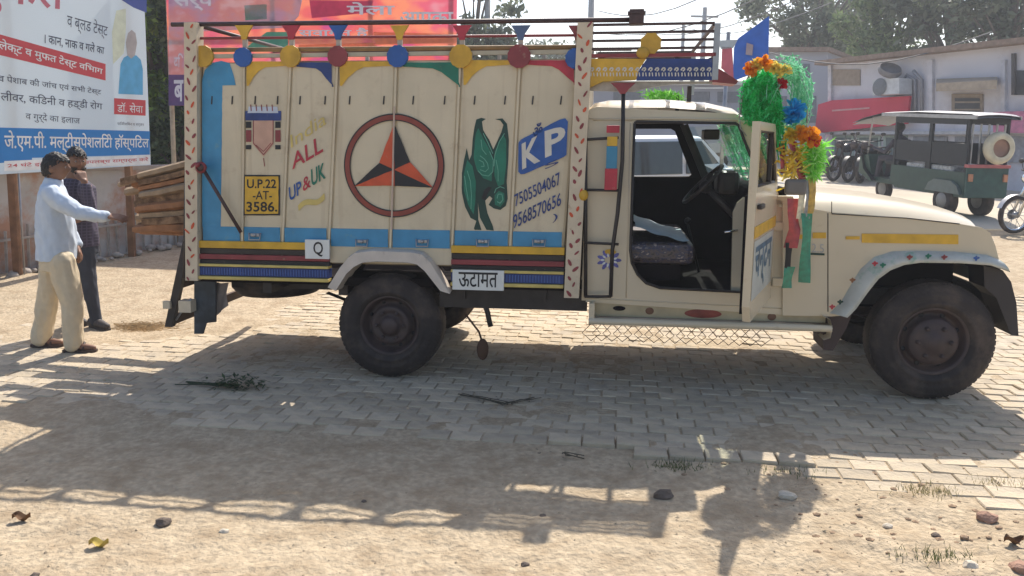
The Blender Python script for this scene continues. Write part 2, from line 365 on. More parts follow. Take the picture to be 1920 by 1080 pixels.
# --- side panels between seams
seams_t = [378, 458, 545, 633, 743, 863, 975, 1086]; seams_b = [380, 455, 531, 618, 733, 849, 958, 1060]
ztop = P(700, 116).z; zbot = P(700, 492).z
def seam(i, z):                                   # u of seam i at height z
    a, c = uz(seams_t[i], 116), uz(seams_b[i], 440); f = (z-a[1])/(c[1]-a[1]); return a[0]+(c[0]-a[0])*f
for i in range(7):
    b = B(); rows = []
    for z in (zbot, zbot+.02, (zbot+ztop)/2, ztop-.02, ztop):
        l, r = seam(i, z)+.004, seam(i+1, z)-.004; row = []
        for f, d in ((0, .03), (.0, .014), (.04, .004), (.12, 0), (.5, -.003), (.88, 0), (.96, .004), (1, .014), (1, .03)): row.append((l+(r-l)*f, d, z))
        rows.append(row)
    b.grid(rows, smooth=False); T(b, 'side_panel', CREAM)
b = B(); b.box((P(375, 300).x, .03, zbot-.02), (P(1080, 300).x, .05, ztop+.01)); T(b, 'panel_backing', mat('backing', (.25, .2, .13), .8))
# raised ribs at the two visible bright seams
for i in (1, 2, 3, 4, 5, 6):
    b = B(); z0, z1 = zbot, ztop
    b.prism([(seam(i, z0)-.008, -.008, z0), (seam(i, z0)+.008, -.008, z0), (seam(i, z1)+.008, -.008, z1), (seam(i, z1)-.008, -.008, z1)], (0, .02, 0)); T(b, 'seam_rib', CREAM)
# far side, front and tail boards of the load bed
uL, uR = P(366, 400).x, P(1085, 400).x
b = B(); b.box((uL, TWD-.04, .70), (uR, TWD, ztop)); T(b, 'far_side_board', CREAM)
b = B(); b.box((uR-.03, .05, .70), (uR+.02, TWD-.05, ztop)); T(b, 'front_board', CREAM)
b = B(); b.box((uL-.02, .03, .70), (uR, TWD-.03, .76)); T(b, 'bed_floor', DARKI)
# rails above the panels, near and far side
for wv, far in ((0, 0), (TWD-.03, 1)):
    for (ya, yb, r, m) in ((45, 40, .017, DBROWN), (72, 66, .010, MAROON), (94, 88, .016, mat('rail_wood', (.25, .15, .06), .7, var=.3))):
        a, c = P(365, ya), P(1098, yb)
        if ya == 45: a, c = P(322, 46), P(1192, 37)
        b = B(); b.tube([(a.x, wv, a.z), (c.x, wv, c.z)], r, 8); T(b, 'top_rail', m)
    if not far:
        a, c = P(378, 104), P(1086, 104); b = B(); b.box((a.x, -.005, a.z-.02), (c.x, .03, a.z+.008)); T(b, 'top_plank', mat('rail_pale', (.45, .40, .3), .7))
c = P(1192, 33); b = B(); b.box((c.x-.045, -.05, c.z-.05), (c.x+.055, .05, c.z+.052), .008); b.box((c.x-.055, -.055, c.z+.02), (c.x+.065, .055, c.z+.035)); T(b, 'rail_end_box', DBROWN)
for px in (366, 1095):
    q = P(px, 46); b = B(); b.tube([(q.x, 0, q.z), (q.x, TWD, q.z)], .016); T(b, 'cross_rail', DBROWN)
# small uprights with painted drops and balls
YB = mat('ball_ochre', (.52, .30, .03), .5, var=.25); UPM = mat('upright_pale', (.42, .36, .3), .6)
balls = [(384, 106, 20, YB), (458, 108, 18, DBLUE), (547, 106, 20, YB), (635, 106, 19, MAROON), (747, 106, 20, DBLUE), (865, 106, 21, YB), (974, 106, 21, MAROON), (1079, 110, 18, DBLUE)]
drops = [(459, YEL), (547, REDP), (635, DBLUE), (750, YEL), (867, REDP), (977, mat('slate_blue', (.08, .12, .22), .5)), (1084, MAROON)]
for (px, py, rad, m) in balls:
    q = P(px, py); r = rad/265.; b = B(); pts = []
    for k in range(24): t = 2*math.pi*k/24; rr = r*(1+.05*(k % 2)); pts.append((q.x+rr*math.cos(t), -.03, q.z+rr*math.sin(t)))
    b.prism(pts, (0, .022, 0)); T(b, 'painted_disc', m)
for px, m in drops:
    t, d = P(px, 48), P(px, 102); b = B(); b.prism([(t.x-.068, -.02, t.z), (t.x+.068, -.02, t.z), (t.x+.03, -.02, t.z-.055), (t.x+.018, -.02, t.z-.1), (t.x-.018, -.02, t.z-.1), (t.x-.03, -.02, t.z-.055)], (0, .02, 0)); T(b, 'painted_drop', m)
    b = B(); b.box((t.x-.016, -.012, d.z), (t.x+.016, .014, t.z-.08)); T(b, 'rail_upright', UPM)
    b = B(); b.box((t.x-.016, TWD-.03, d.z), (t.x+.016, TWD, t.z)); T(b, 'rail_upright', UPM)
# corner brackets painted on the panels
def paint(pts, m, name='painted_shape', w=-.0045, par=None):
    q = []; n = len(pts)
    for i in range(n):
        (x0, y0), (x1, y1) = pts[i], pts[(i+1) % n]; k = max(1, int(math.hypot(x1-x0, y1-y0)/9))
        for j in range(k): x, y = x0+(x1-x0)*j/k, y0+(y1-y0)*j/k; q.append((x+.7*noise.noise(Vector((x*.2, y*.2, 1))), y+.7*noise.noise(Vector((x*.2, y*.2, 9)))))
    b = B(); b.flat(pl(q, w)); return T(b, name, m, par)
def swoop_l(x0, x1, y0, m):   # arch corner, deep at x0
    paint([(x0, y0), (x1, y0), (x1, y0+8), (x1-(x1-x0)*.55, y0+11), (x0+(x1-x0)*.30, y0+18), (x0+(x1-x0)*.16, y0+30), (x0+4, y0+46), (x0, y0+46)], m, 'arch_corner', -.009)
swoop_l(462, 540, 115, YEL); swoop_l(637, 738, 115, YEL); swoop_l(869, 966, 113, YEL)
swoop_l(622, 556, 117, NAVY); swoop_l(860, 752, 117, GREENP); swoop_l(1076, 984, 113, REDP)
paint([(1060, 104), (1080, 92), (1080, 135), (1072, 122)], DBLUE, 'arch_corner', -.012)
# blue arch and frame on the first panel
paint([(379, 425), (379, 150), (384, 132), (397, 118), (415, 114), (430, 118), (438, 140), (442, 160), (417, 160), (414, 425)], BLUE, 'blue_arch')
# slots
b = B()
for px in (397, 435, 478, 520, 562, 609, 655, 719, 774, 833, 889, 946, 998, 1051):
    q = P(px, 188); s = .03; b.prism([(q.x-.004, -.007, q.z-s), (q.x+.006, -.007, q.z-s), (q.x+.011, -.007, q.z+s), (q.x+.002, -.007, q.z+s)], (0, .004, 0))
tag(T(b, 'vent_slots', BLACK), kind='stuff')
# blue band with latches
def zl(y, x=700): return P(x, y).z
zb1, zb0 = P(850, 432).z, P(850, 466).z
for i in range(7):
    x0 = seam(i, zb0)+.018; x1 = seam(i+1, zb0)-.018
    if i == 0: x0 -= .01
    b = B(); b.box((x0, -.007, zb0), (x1, .0, zb1)); T(b, 'blue_band', BLUE)
for px in (480, 680, 793, 906, 1011):
    q = P(px, 452 if px > 600 else 440); b = B(); b.box((q.x-.035, -.022, q.z-.012), (q.x+.035, -.007, q.z+.012), .004)
    b.tube([(q.x-.045, -.02, q.z+.015), (q.x-.042, -.03, q.z-.035), (q.x+.042, -.03, q.z-.035), (q.x+.045, -.02, q.z+.015)], .006, 6)
    b.sphere((q.x, -.026, q.z), .015, 8); T(b, 'latch', STEEL)
# lower stringers, left and right of the wheel arch
def stripes(xa, xb, dz=0):
    ua, ub = P(xa, 500).x, P(xb, 500).x
    zs = [P(360, y).z for y in (450, 462, 474, 484, 493, 505, 516)]
    lay = [(.02, zs[0]-.0, zs[1]-.005, YEL, -.030), (0, zs[1]-.008, zs[2], BLACK, -.018), (0, zs[2]-.003, zs[3], MAROON, -.028), (0, zs[3]-.003, zs[4], INK, -.016), (0, zs[4]+.002, zs[4]-.018, LYEL, -.036), (0, zs[4]-.021, zs[6]+.006, NAVY, -.022), (0, zs[6]+.003, zs[6]-.022, LYEL, -.042)]
    for _, a, c, m, wv in lay:
        b = B(); b.box((ua, wv, c+dz), (ub, .04, a+dz), .004); T(b, 'stringer', m)
    bb = B(); k = ua+.05
    while k < ub-.02: bb.box((k, -.027, zs[6]+.014+dz), (k+.008, -.020, zs[4]-.03+dz)); k += .021
    tag(T(bb, 'fluting', mat('flute_blue', (.06, .12, .34), .5)), kind='stuff')
stripes(358, 619); stripes(847, 1058, 0)
b = B(); b.box((P(619, 500).x, 0, P(619, 492).z), (P(847, 500).x, .04, zb0)); T(b, 'arch_panel', CREAM)
# letter plates
def plate(px0, py0, px1, py1, body, name='painted_plate', ink=INK, m=WHITE, w=-.05, k=(.15, .2, .85, .85)):
    a, c = P(px0, py1, w), P(px1, py0, w); b = B(); b.box((a.x, w, a.z), (c.x, w+.02, c.z), .002); o = T(b, name, m)
    X = lambda f: a.x+(c.x-a.x)*f; Z = lambda f: a.z+(c.z-a.z)*f; y = w-.002
    T(text(body, [(X(k[0]), y, Z(k[1])), (X(k[2]), y, Z(k[1])), (X(k[2]), y, Z(k[3])), (X(k[0]), y, Z(k[3]))], fat=.01), 'lettering', ink, o); return o
plate(572, 450, 617, 485, 'Q', k=(.35, .12, .75, .9)); plate(848, 508, 945, 543, 'ऊटामत', k=(.12, .15, .88, .9))
# wheel arch flare
ar = [(617, 535), (640, 498), (655, 480), (668, 471), (700, 467), (775, 470), (793, 474), (808, 488), (845, 547)]
ai = [(630, 545), (650, 513), (664, 500), (680, 492), (705, 490), (765, 492), (783, 496), (797, 508), (826, 545)]
PINKC = mat('arch_pale', (.58, .50, .42), .5, var=.1, col2=(.3, .2, .15), c2lo=.6, c2hi=.75, c2scale=11)
b = B(); o_ = pl(ar, -.06); i_ = pl(ai, -.09); b.grid([[(p.x, .03, p.z) for p in o_], [(p.x, -.05, p.z) for p in o_], [(p.x, -.09, p.z-.01) for p in o_], [(p.x, -.10, p.z) for p in i_], [(p.x, .1, p.z-.01) for p in i_]], smooth=False); T(b, 'wheel_arch', PINKC)
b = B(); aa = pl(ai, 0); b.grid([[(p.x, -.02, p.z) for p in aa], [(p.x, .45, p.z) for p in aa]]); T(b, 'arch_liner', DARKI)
# --- painted signs on the side
# three pointed star in a ring
c = P(739, 311); rr = 100/267.
def ring(cx, cz, r0, r1, w, m, name, n=64, par=None):
    b = B(); vs_ = []; 
    for k in range(n): t = 2*math.pi*k/n; vs_ += [(cx+r0*math.cos(t), w, cz+r0*math.sin(t)), (cx+r1*math.cos(t), w, cz+r1*math.sin(t))]
    b.add(vs_, [(2*k, 2*k+1, (2*k+3) % (2*n), (2*k+2) % (2*n)) for k in range(n)]); return T(b, name, m, par)
emb = ring(c.x, c.z, rr, rr*.865, -.010, INK, 'ring_emblem'); ring(c.x, c.z, rr*.975, rr*.885, -.0115, RINGR, 'ring_colour', par=emb)
ctr = (739, 318)
for tip, lft, rgt in (((739, 232), (711, 305), (769, 304)), ((664, 349), (740, 348), (711, 305)), ((812, 352), (769, 304), (740, 348))):
    # each arm is split down its middle, one half orange, one black
    paint([tip, lft, ctr], INK if tip[0] < 700 or tip[0] > 800 and False else ORANGE, 'star_half', -.0105, emb)
    paint([tip, ctr, rgt], INK, 'star_half', -.0105, emb)
paint([(664, 349), (711, 305), ctr], INK, 'star_half', -.0112, emb); paint([(664, 349), ctr, (740, 348)], ORANGE, 'star_half', -.0112, emb)
paint([(812, 352), (769, 304), ctr], ORANGE, 'star_half', -.0112, emb); paint([(812, 352), ctr, (740, 348)], INK, 'star_half', -.0112, emb)
b = B(); a0 = seam(4, zbot); a1 = P(741, 110); b.prism([(P(735, 440).x-.006, -.0135, P(735, 430).z), (P(735, 440).x+.006, -.0135, P(735, 430).z), (P(740, 200).x+.006, -.0135, P(740, 200).z), (P(740, 200).x-.006, -.0135, P(740, 200).z)], (0, .004, 0)); T(b, 'star_seam_strip', mat('strip_pale', (.5, .38, .3), .5))
# green winged creature
cr_ = paint([(889, 428), (893, 414), (882, 408), (872, 388), (866, 362), (866, 325), (870, 300), (875, 278), (880, 300), (884, 290), (886, 262), (890, 238), (893, 224), (902, 221), (911, 223), (904, 228), (906, 244), (917, 262), (925, 280), (931, 268), (940, 248), (944, 234), (938, 226), (928, 223), (942, 222), (951, 232), (954, 262), (953, 300), (950, 340), (952, 372), (948, 386), (938, 394), (926, 391), (916, 384), (923, 372), (918, 368), (910, 376), (914, 400), (924, 424), (926, 432), (912, 431), (900, 408), (896, 380), (897, 412), (903, 431), (890, 431)], DGREEN, 'winged_creature')
for pts in ([(869, 330), (876, 300), (886, 312), (892, 340), (892, 372), (888, 402), (878, 384), (870, 358)], [(888, 296), (892, 250), (897, 240), (908, 262), (920, 284), (924, 300), (922, 340), (906, 334), (894, 318)], [(928, 284), (943, 252), (949, 262), (949, 310), (945, 345), (934, 350), (927, 330)], [(927, 366), (935, 358), (945, 362), (946, 378), (938, 388), (928, 384)]):
    paint(pts, GREENP, 'green_feather', -.0055, cr_)
bl = B()
def stroke(bb, pts, wd, w):
    q = [P(x, y, w) for x, y in pts]
    for a, d in zip(q, q[1:]):
        dr = (d-a); nn = Vector((-dr.z, 0, dr.x)).normalized()*wd/2; bb.flat([a-nn, d-nn, d+nn, a+nn])
for pts in ([(900, 292), (908, 298), (914, 306), (916, 316), (910, 322), (900, 318)], [(898, 300), (906, 304), (908, 312), (902, 312)], [(896, 320), (904, 328), (916, 330), (924, 322), (925, 300), (918, 284)], [(906, 250), (914, 266), (924, 288)], [(946, 250), (936, 266), (928, 290), (926, 312)], [(927, 362), (930, 354), (938, 350), (946, 353)], [(932, 372), (934, 364), (941, 364), (943, 374), (938, 381), (932, 378)], [(876, 320), (882, 340), (884, 366), (883, 392)], [(871, 330), (874, 352), (878, 376)], [(902, 262), (904, 280), (912, 290)], [(930, 300), (934, 320), (934, 340)]):
    stroke(bl, pts, .005, -.0065)
tag(T(bl, 'feather_lines', LGREEN, cr_), kind='stuff')
paint([(903, 372), (908, 356), (916, 350), (922, 352), (914, 364), (910, 376)], INK, 'black_leg_mark', -.0065, cr_)  # black painted shape by the creature's leg
# KP badge
kp = paint([(972, 322), (972, 268), (976, 262), (1050, 224), (1060, 222), (1065, 228), (1062, 290), (1058, 294), (984, 326), (976, 327)], DBLUE, 'letter_badge', -.010)
PALE = mat('badge_letter', (.62, .58, .5), .5)
def ptext(body, q, m, w, par=None, fat=.0, name='lettering'): return T(text(body, [P(x, y, w) for x, y in q], fat=fat), name, m, par)
ptext('K', [(979, 318), (1013, 302), (1011, 252), (978, 270)], PALE, -.0115, kp, .03); ptext('P', [(1022, 296), (1060, 280), (1060, 234), (1021, 246)], PALE, -.0115, kp, .03)
ptext('ॐ', [(998, 258), (1018, 250), (1017, 228), (1000, 234)], NAVY, -.010, None, .02)
ptext('7505504067', [(966, 388), (1052, 345), (1049, 322), (964, 365)], NAVY, -.010, None, .01); ptext('9568570656', [(962, 430), (1052, 385), (1052, 360), (962, 403)], NAVY, -.010, None, .01)
ptext('S', [(1022, 318), (1048, 306), (1046, 297), (1021, 308)], NAVY, -.010); ptext(')', [(1036, 418), (1046, 414), (1045, 398), (1037, 402)], NAVY, -.010)
# yellow number panel
np_ = paint([(456, 404), (456, 328), (525, 328), (525, 404)], INK, 'number_panel', -.006); paint([(459, 401), (459, 331), (522, 331), (522, 401)], YEL, 'number_field', -.007, np_)
ptext('U.P.22', [(463, 353), (518, 353), (518, 336), (463, 336)], INK, -.008, np_, .02); ptext('-AT-', [(474, 374), (510, 374), (510, 358), (474, 358)], INK, -.008, np_, .01); ptext('3586.', [(462, 397), (520, 397), (520, 378), (462, 378)], INK, -.008, np_, .02)
# pennant ornament
pn = paint([(474, 226), (513, 226), (513, 270), (494, 294), (474, 270)], mat('pale_pink_paint', (.55, .33, .24), .5), 'pennant', -.0055)
paint([(460, 208), (527, 208), (527, 226), (460, 226)], NAVY, 'pennant_bar', -.0055, pn); paint([(466, 200), (520, 200), (522, 212), (464, 212)], mat('pale_blue_paint', (.5, .54, .62), .5), 'pennant_fringe', -.0065, pn)
bb = B()
for x in (470, 480, 490, 500, 510): stroke(bb, [(x, 196), (x+1, 208)], .008, -.0075)
stroke(bb, [(475, 226), (475, 268), (494, 290), (512, 268), (512, 226)], .006, -.0075); stroke(bb, [(480, 272), (494, 284), (508, 268)], .005, -.0075); stroke(bb, [(494, 296), (496, 312)], .006, -.0075)
tag(T(bb, 'pennant_lines', MAROON, pn), kind='stuff')
bb = B()
for x in (466, 521):
    for y0, y1 in ((228, 240), (244, 266), (272, 280)): bb = B(); bb.flat(pl([(x-5, y0), (x+5, y0), (x+5, y1), (x-5, y1)], -.0065)); T(bb, 'pennant_tassel', INK if y0 != 244 else MAROON, pn)
# slanting words
ptext('India', [(546, 278), (612, 232), (609, 208), (544, 254)], LYEL, -.008, None, .0)
ptext('ALL', [(548, 318), (606, 284), (602, 252), (546, 290)], REDP, -.008, None, .012)
ptext('UP', [(543, 378), (566, 362), (564, 338), (541, 352)], DBLUE, -.008, None, .02); ptext('&', [(568, 360), (583, 350), (581, 326), (567, 335)], REDP, -.008, None, .01); ptext('UK', [(584, 350), (611, 334), (608, 304), (583, 318)], GREENP, -.008, None, .02)
ptext('~', [(560, 396), (610, 380), (608, 362), (558, 378)], LYEL, -.008, None, .02)
# diagonal stay on the tail corner
a, d = P(379, 314, -.07), P(452, 436, -.05); b = B(); b.tube([a, d], .014); b.sphere(a, .035, 10); T(b, 'diagonal_stay', DBROWN)
b = B(); b.lathe([(.03, -.01), (.045, 0), (.03, .01)], (a.x, a.y-.02, a.z+.0), (0, 1, 0), 16); b.sphere((a.x-.02, a.y-.03, a.z+.02), .02, 8); T(b, 'stay_hook', MAROON)
# hanging tail board
ta, tb = P(350, 452), P(318, 612)
b = B(); b.prism([(ta.x-.02, -.02, ta.z), (ta.x+.04, -.02, ta.z+.02), (tb.x+.03, -.02, tb.z), (tb.x-.03, -.02, tb.z)], (0, .05, 0)); o = T(b, 'tail_board_side', BLACK)
b = B(); b.prism([(ta.x-.02, TWD-.08, ta.z), (ta.x+.04, TWD-.08, ta.z+.02), (tb.x+.03, TWD-.08, tb.z), (tb.x-.03, TWD-.08, tb.z)], (0, .05, 0)); T(b, 'tail_board_side', BLACK)
for f in (.06, .5, .93):
    q = ta.lerp(tb, f); b = B(); b.box((q.x-.015, .03, q.z-.035), (q.x+.02, TWD-.08, q.z+.035)); T(b, 'tail_board_rail', mat('tail_brown', (.10, .06, .04), .7, var=.3))
b = B(); k = P(325, 570); b.box((k.x-.06, -.05, k.z-.03), (k.x+.0, -.02, k.z+.03), .005); T(b, 'tail_bracket', CREAM2); b = B(); k = P(350, 575); b.box((k.x-.05, -.03, k.z-.04), (k.x+.05, .06, k.z+.05)); T(b, 'tail_bracket', CREAM2)
b = B(); b.tube([P(352, 300, -.03), P(348, 520, -.03)], .022); T(b, 'tail_frame', BLACK)
b = B(); b.tube([P(330, 600, 0), P(358, 560, .0)], .008); T(b, 'tail_chain', STEEL)
# mud flap, cloth, spare wheel, chassis
b = B(); b.prism(pl([(364, 524), (404, 524), (404, 604), (386, 606), (380, 626), (364, 626)], .05), (0, .02, 0)); T(b, 'mud_flap', mat('flap_grey', (.05, .06, .07), .6, var=.4, col2=(.02, .02, .02), c2lo=.4, c2hi=.6))
b = B(); rows = []
for j in range(6): rows.append([Vector((P(402+k*5, 530+j*13-(3 if k > 3 else 0)*j*.8, .12).x, .12+.02*math.sin(k*1.7+j), P(402, 530+j*13-(k*j*.9), .12).z)) for k in range(6)])
b.grid(rows); T(b, 'cloth_flap', mat('cloth_grey', (.28, .23, .2), .9))
sw = P(523, 545, .7); b = B(); b.lathe([(.0, -.09), (.2, -.09), (.33, -.1), (.38, -.04), (.38, .04), (.33, .1), (.2, .09), (0, .09)], (sw.x, .7, sw.z+.1), (0, 0, 1), 32); T(b, 'spare_wheel', RUBBER)
for wv in (.35, 1.25):
    b = B(); b.box((uL+.1, wv, .60), (4.0, wv+.08, .72)); T(b, 'chassis_rail', BLACK)
for u in (-1.0, -.4, .5, 1.1): b = B(); b.box((u, .05, .62), (u+.07, TWD-.05, .70)); T(b, 'cross_member', BLACK)
z0 = P(1000, 590).z; b = B(); b.box((P(820, 575).x, .08, z0+.02), (P(1100, 575).x, .12, .70)); T(b, 'bed_sill_beam', BLACK)
b = B(); b.tube([P(905, 560, .1), P(914, 585, .1), P(917, 600, .1), P(920, 612, .1)], .02); T(b, 'pipe_stub', BLACK)
b = B(); b.tube([(0, .2, .4), (0, TWD-.2, .4)], .07, 12); b.sphere((0, TWD/2, .4), (.16, .14, .16)); T(b, 'rear_axle', BLACK)
b = B(); b.tube([(3.86, .3, .42), (3.86, TWD-.3, .42)], .05, 12); T(b, 'front_axle', BLACK)
for u0 in (0, 3.86):
    for wv in (.34, TWD-.34):
        b = B(); b.grid([[(u0-.6, wv-.04, .58), (u0-.3, wv-.04, .47), (u0, wv-.04, .43), (u0+.3, wv-.04, .47), (u0+.6, wv-.04, .58)], [(u0-.6, wv+.04, .58), (u0-.3, wv+.04, .47), (u0, wv+.04, .43), (u0+.3, wv+.04, .47), (u0+.6, wv+.04, .58)]]); T(b, 'leaf_spring', BLACK)
# wheels
def wheel(u, w0, sgn, front):
    r = .40; b = B(); Wd = .25
    b.lathe([(.225, .03), (.25, .0), (.27, -.006), (.274, -.001), (.30, -.004), (.335, -.002), (.34, .004), (.352, .004), (.385, .03), (.397, .06), (.40, .09), (.40, Wd-.09), (.397, Wd-.06), (.385, Wd-.03), (.35, Wd), (.26, Wd), (.235, Wd-.03)], (0, 0, 0), (0, 1, 0), 72)
    tr = b; k = 60
    for i in range(k):
        t = 2*math.pi*i/k; ca, sa = math.cos(t), math.sin(t)
        for off in (.045, .105, .165):
            t2 = t+(.05 if off == .105 else 0); ca, sa = math.cos(t2), math.sin(t2); tr.bar((ca*.388, off-.0, sa*.388), (ca*.388, off+.042, sa*.388), .030, .018, (ca, 0, sa))
    hub = B()
    if front: hub.lathe([(.24, .04), (.22, .02), (.205, .05), (.19, .09), (.165, .10), (.16, .03), (.15, .012), (.11, .006), (.07, .0), (.05, -.02), (.0, -.022)], (0, 0, 0), (0, 1, 0), 48)
    else: hub.lathe([(.24, .04), (.22, .02), (.205, .05), (.19, .10), (.155, .115), (.15, .05), (.13, .04), (.10, .045), (.075, .06), (.07, .015), (.04, .0), (.0, .0)], (0, 0, 0), (0, 1, 0), 48)
    for i in range(6):
        t = 2*math.pi*i/6; hub.lathe([(.0, -.02), (.013, -.02), (.017, .01)], (.105*math.cos(t), .0 if front else .04, .105*math.sin(t)), (0, 1, 0), 6)
    hs_ = []
    for i in range(8):
        t = 2*math.pi*(i+.5)/8; h2 = B(); h2.sphere((.178*math.cos(t), .090 if front else .108, .178*math.sin(t)), (.018, .008, .018), 8); hs_.append(h2)
    k_ = 1.035 if front else 1.; f = lambda p: (p[0]*k_+u-(.018 if front else 0), w0+sgn*p[1], (p[2]+.40)*k_)
    for bb in [b, hub]+hs_: bb.v = [f(p) for p in bb.v]
    o = T(b, 'tyre', RUBBER); T(hub, 'rim', RIM, o); [T(h_, 'rim_hole', INK, o) for h_ in hs_]
for u, fr in ((0, 0), (3.86, 1)): wheel(u, .0, 1, fr); wheel(u, TWD, -1, fr)
# --- ladder with reflectors between bed and cab
b = B(); b.tube([P(1169, 160, -.06), P(1167, 300, -.06), P(1158, 400, -.06), P(1148, 470, -.06), P(1145, 556, -.06)], .014)
lad = T(b, 'ladder_rail', BLACK)
b = B(); b.prism(pl([(1145, 155), (1192, 155), (1180, 166), (1172, 176), (1163, 176), (1156, 166)], -.075), (0, .04, 0)); T(b, 'ladder_bracket', MAROON)
b = B(); b.tube([P(1098, 258, -.03), P(1098, 556, -.03)], .013); T(b, 'ladder_rail', BLACK)
for ya, yb in ((262, 258), (356, 357), (455, 458), (556, 556)):
    b = B(); b.tube([P(1096, ya, -.035), P(1160 if ya < 500 else 1146, yb, -.06)], .010); T(b, 'ladder_rung', BLACK)
for x0, x1, y0, y1, m in ((1137, 1162, 235, 249, REDP), (1138, 1158, 256, 274, YEL), (1136, 1158, 274, 316, mat('teal_patch', (.04, .22, .36), .4)), (1133, 1158, 316, 356, REDP)):
    a, d = P(x0, y1, -.075), P(x1, y0, -.075); b = B(); b.box((a.x, -.085, a.z), (d.x, -.06, d.z), .003); T(b, 'reflector', m)
q = P(1094, 366, -.05); b = B(); b.sphere(q, (.035, .02, .04), 10); T(b, 'yellow_knob', YEL)
# --- rack over the cab
for wv in (0, TWD-.03):
    for y in (47, 62, 77, 92):
        a, d = P(1108, y), P(1340, y); b = B(); b.box((a.x, wv-.012, a.z-.008), (d.x, wv+.012, a.z+.008)); T(b, 'rack_bar', DBROWN)
    a, d = P(1106, 105), P(1342, 103); b = B(); b.box((a.x, wv-.015, a.z-.012), (d.x, wv+.02, a.z+.012)); T(b, 'rack_bar', MAROON)
    a = P(1340, 150); d = P(1340, 44); b = B(); b.box((a.x-.02, wv-.015, a.z), (a.x+.02, wv+.02, d.z)); T(b, 'rack_post', STEEL)
for i in (0, 5):
    y = 46+i*12; a = P(1340, y); b = B(); b.box((a.x-.012, 0, a.z-.008), (a.x+.012, TWD, a.z+.008)); T(b, 'rack_bar', DBROWN)
for x in (1130, 1200, 1270, 1335):
    a = P(x, 110); b = B(); b.box((a.x-.015, .02, a.z-.01), (a.x+.015, TWD-.03, a.z+.01)); T(b, 'rack_floor_bar', DBROWN)
q = P(1220, 82); b = B(); b.prism([(q.x+.075*math.cos(t*math.pi/8)*(1 if t % 2 else .9), -.03, q.z+.075*math.sin(t*math.pi/8)*(1 if t % 2 else .9)) for t in range(16)], (0, .022, 0)); T(b, 'painted_disc', YB)
q = P(1205, 100); b = B(); b.sphere((q.x, -.03, q.z), (.045, .02, .04)); T(b, 'painted_disc', YB)
b = B(); b.prism(pl([(1097, 110), (1212, 110), (1198, 130), (1192, 150), (1130, 153), (1104, 165), (1097, 152)], -.01), (0, .03, 0)); T(b, 'rack_board', YEL)
b = B(); b.prism(pl([(1213, 110), (1336, 110), (1336, 150), (1193, 151), (1199, 130)], -.01), (0, .03, 0)); T(b, 'rack_board', NAVY)
bb = B()
for k in range(19):
    x = 1106+k*12.2; y = 127-(.0*k)
    stroke(bb, [(x, y+5), (x+3, y), (x+7, y+1), (x+6, y+5), (x+3, y+6)], .010, -.014); stroke(bb, [(x+2, y+9), (x+2, y+16)], .009, -.014); stroke(bb, [(x+7, y+9), (x+8, y+16)], .007, -.014)
tag(T(bb, 'scroll_writing', mat('writing_pale', (.62, .58, .5), .5)), kind='stuff')
b = B(); b.prism([(p.x, -.01, p.z) for p in pl([(1336, 126), (1350, 130), (1384, 152), (1380, 158), (1336, 154)], 0)], (0, .22, 0)); T(b, 'rack_tip', MAROON)
b = B(); b.prism(pl([(1100, 153), (1336, 153), (1336, 157), (1260, 158), (1214, 165), (1190, 172), (1100, 170)], .02), (0, .02, 0)); T(b, 'rack_under_board', mat('under_board', (.40, .36, .3), .6, var=.3, scale=14))
for wv in (.3, TWD-.3):
    a = P(1300, 156); b = B(); b.bar((a.x, wv, a.z), (a.x, wv, 2.03), .03, .03); T(b, 'rack_stay', BLACK)
# --- cab
SKW = .27
W0, W1 = .03, TWD-.05
def smooth_loop(pts, it=2):
    for _ in range(it):
        n = []
        for i, p in enumerate(pts):
            q = pts[(i+1) % len(pts)]; n += [(p[0]*.75+q[0]*.25, p[1]*.75+q[1]*.25), (p[0]*.25+q[0]*.75, p[1]*.25+q[1]*.75)]
        pts = n
    return pts
outer = [(1100, 212), (1106, 204), (1120, 200), (1380, 213), (1396, 222), (1412, 248), (1455, 372), (1470, 378), (1470, 592), (1098, 568)]
door_hole = [(1190, 231), (1194, 228), (1380, 231), (1387, 236), (1396, 262), (1444, 378), (1444, 382), (1444, 552), (1238, 541), (1212, 532), (1196, 516), (1185, 494), (1182, 470)]
def side_shell(w, hole, name, th):
    b = B(); b.prism(pl(outer, 0), (0, th, 0), [pl(hole, 0)]); b.v = [(p[0], p[1]+w, p[2]) for p in b.v]; return T(b, name, CABC)
cabside = side_shell(W0, door_hole, 'cab_side', .045)
win_hole = [(1196, 236), (1300, 236), (1312, 246), (1366, 345), (1360, 350), (1196, 350)]
def skw(p): k = max(0, min(1, (p.x-P(1300, 300).x)/.3))*max(0, min(1, (p.z-1.15)/.2)); return Vector((p.x-SKW*k, 0, p.z))
fo_ = [skw(p) for p in pl(outer, 0)]; fh_ = pl([(1196, 234), (1290, 234), (1300, 240), (1322, 300), (1340, 346), (1334, 350), (1196, 350)], 0)
b = B(); b.prism(fo_, (0, .03, 0), [fh_]); b.v = [(p[0], p[1]+W1-.03, p[2]) for p in b.v]; T(b, 'far_cab_side', CABC)
b = B(); b.prism(fo_, (0, .01, 0), [fh_]); b.v = [(p[0]+(.01 if p[0] < 1.6 else -.01), p[1]+W1-.045, p[2]) for p in b.v]; T(b, 'far_side_lining', DARKI)
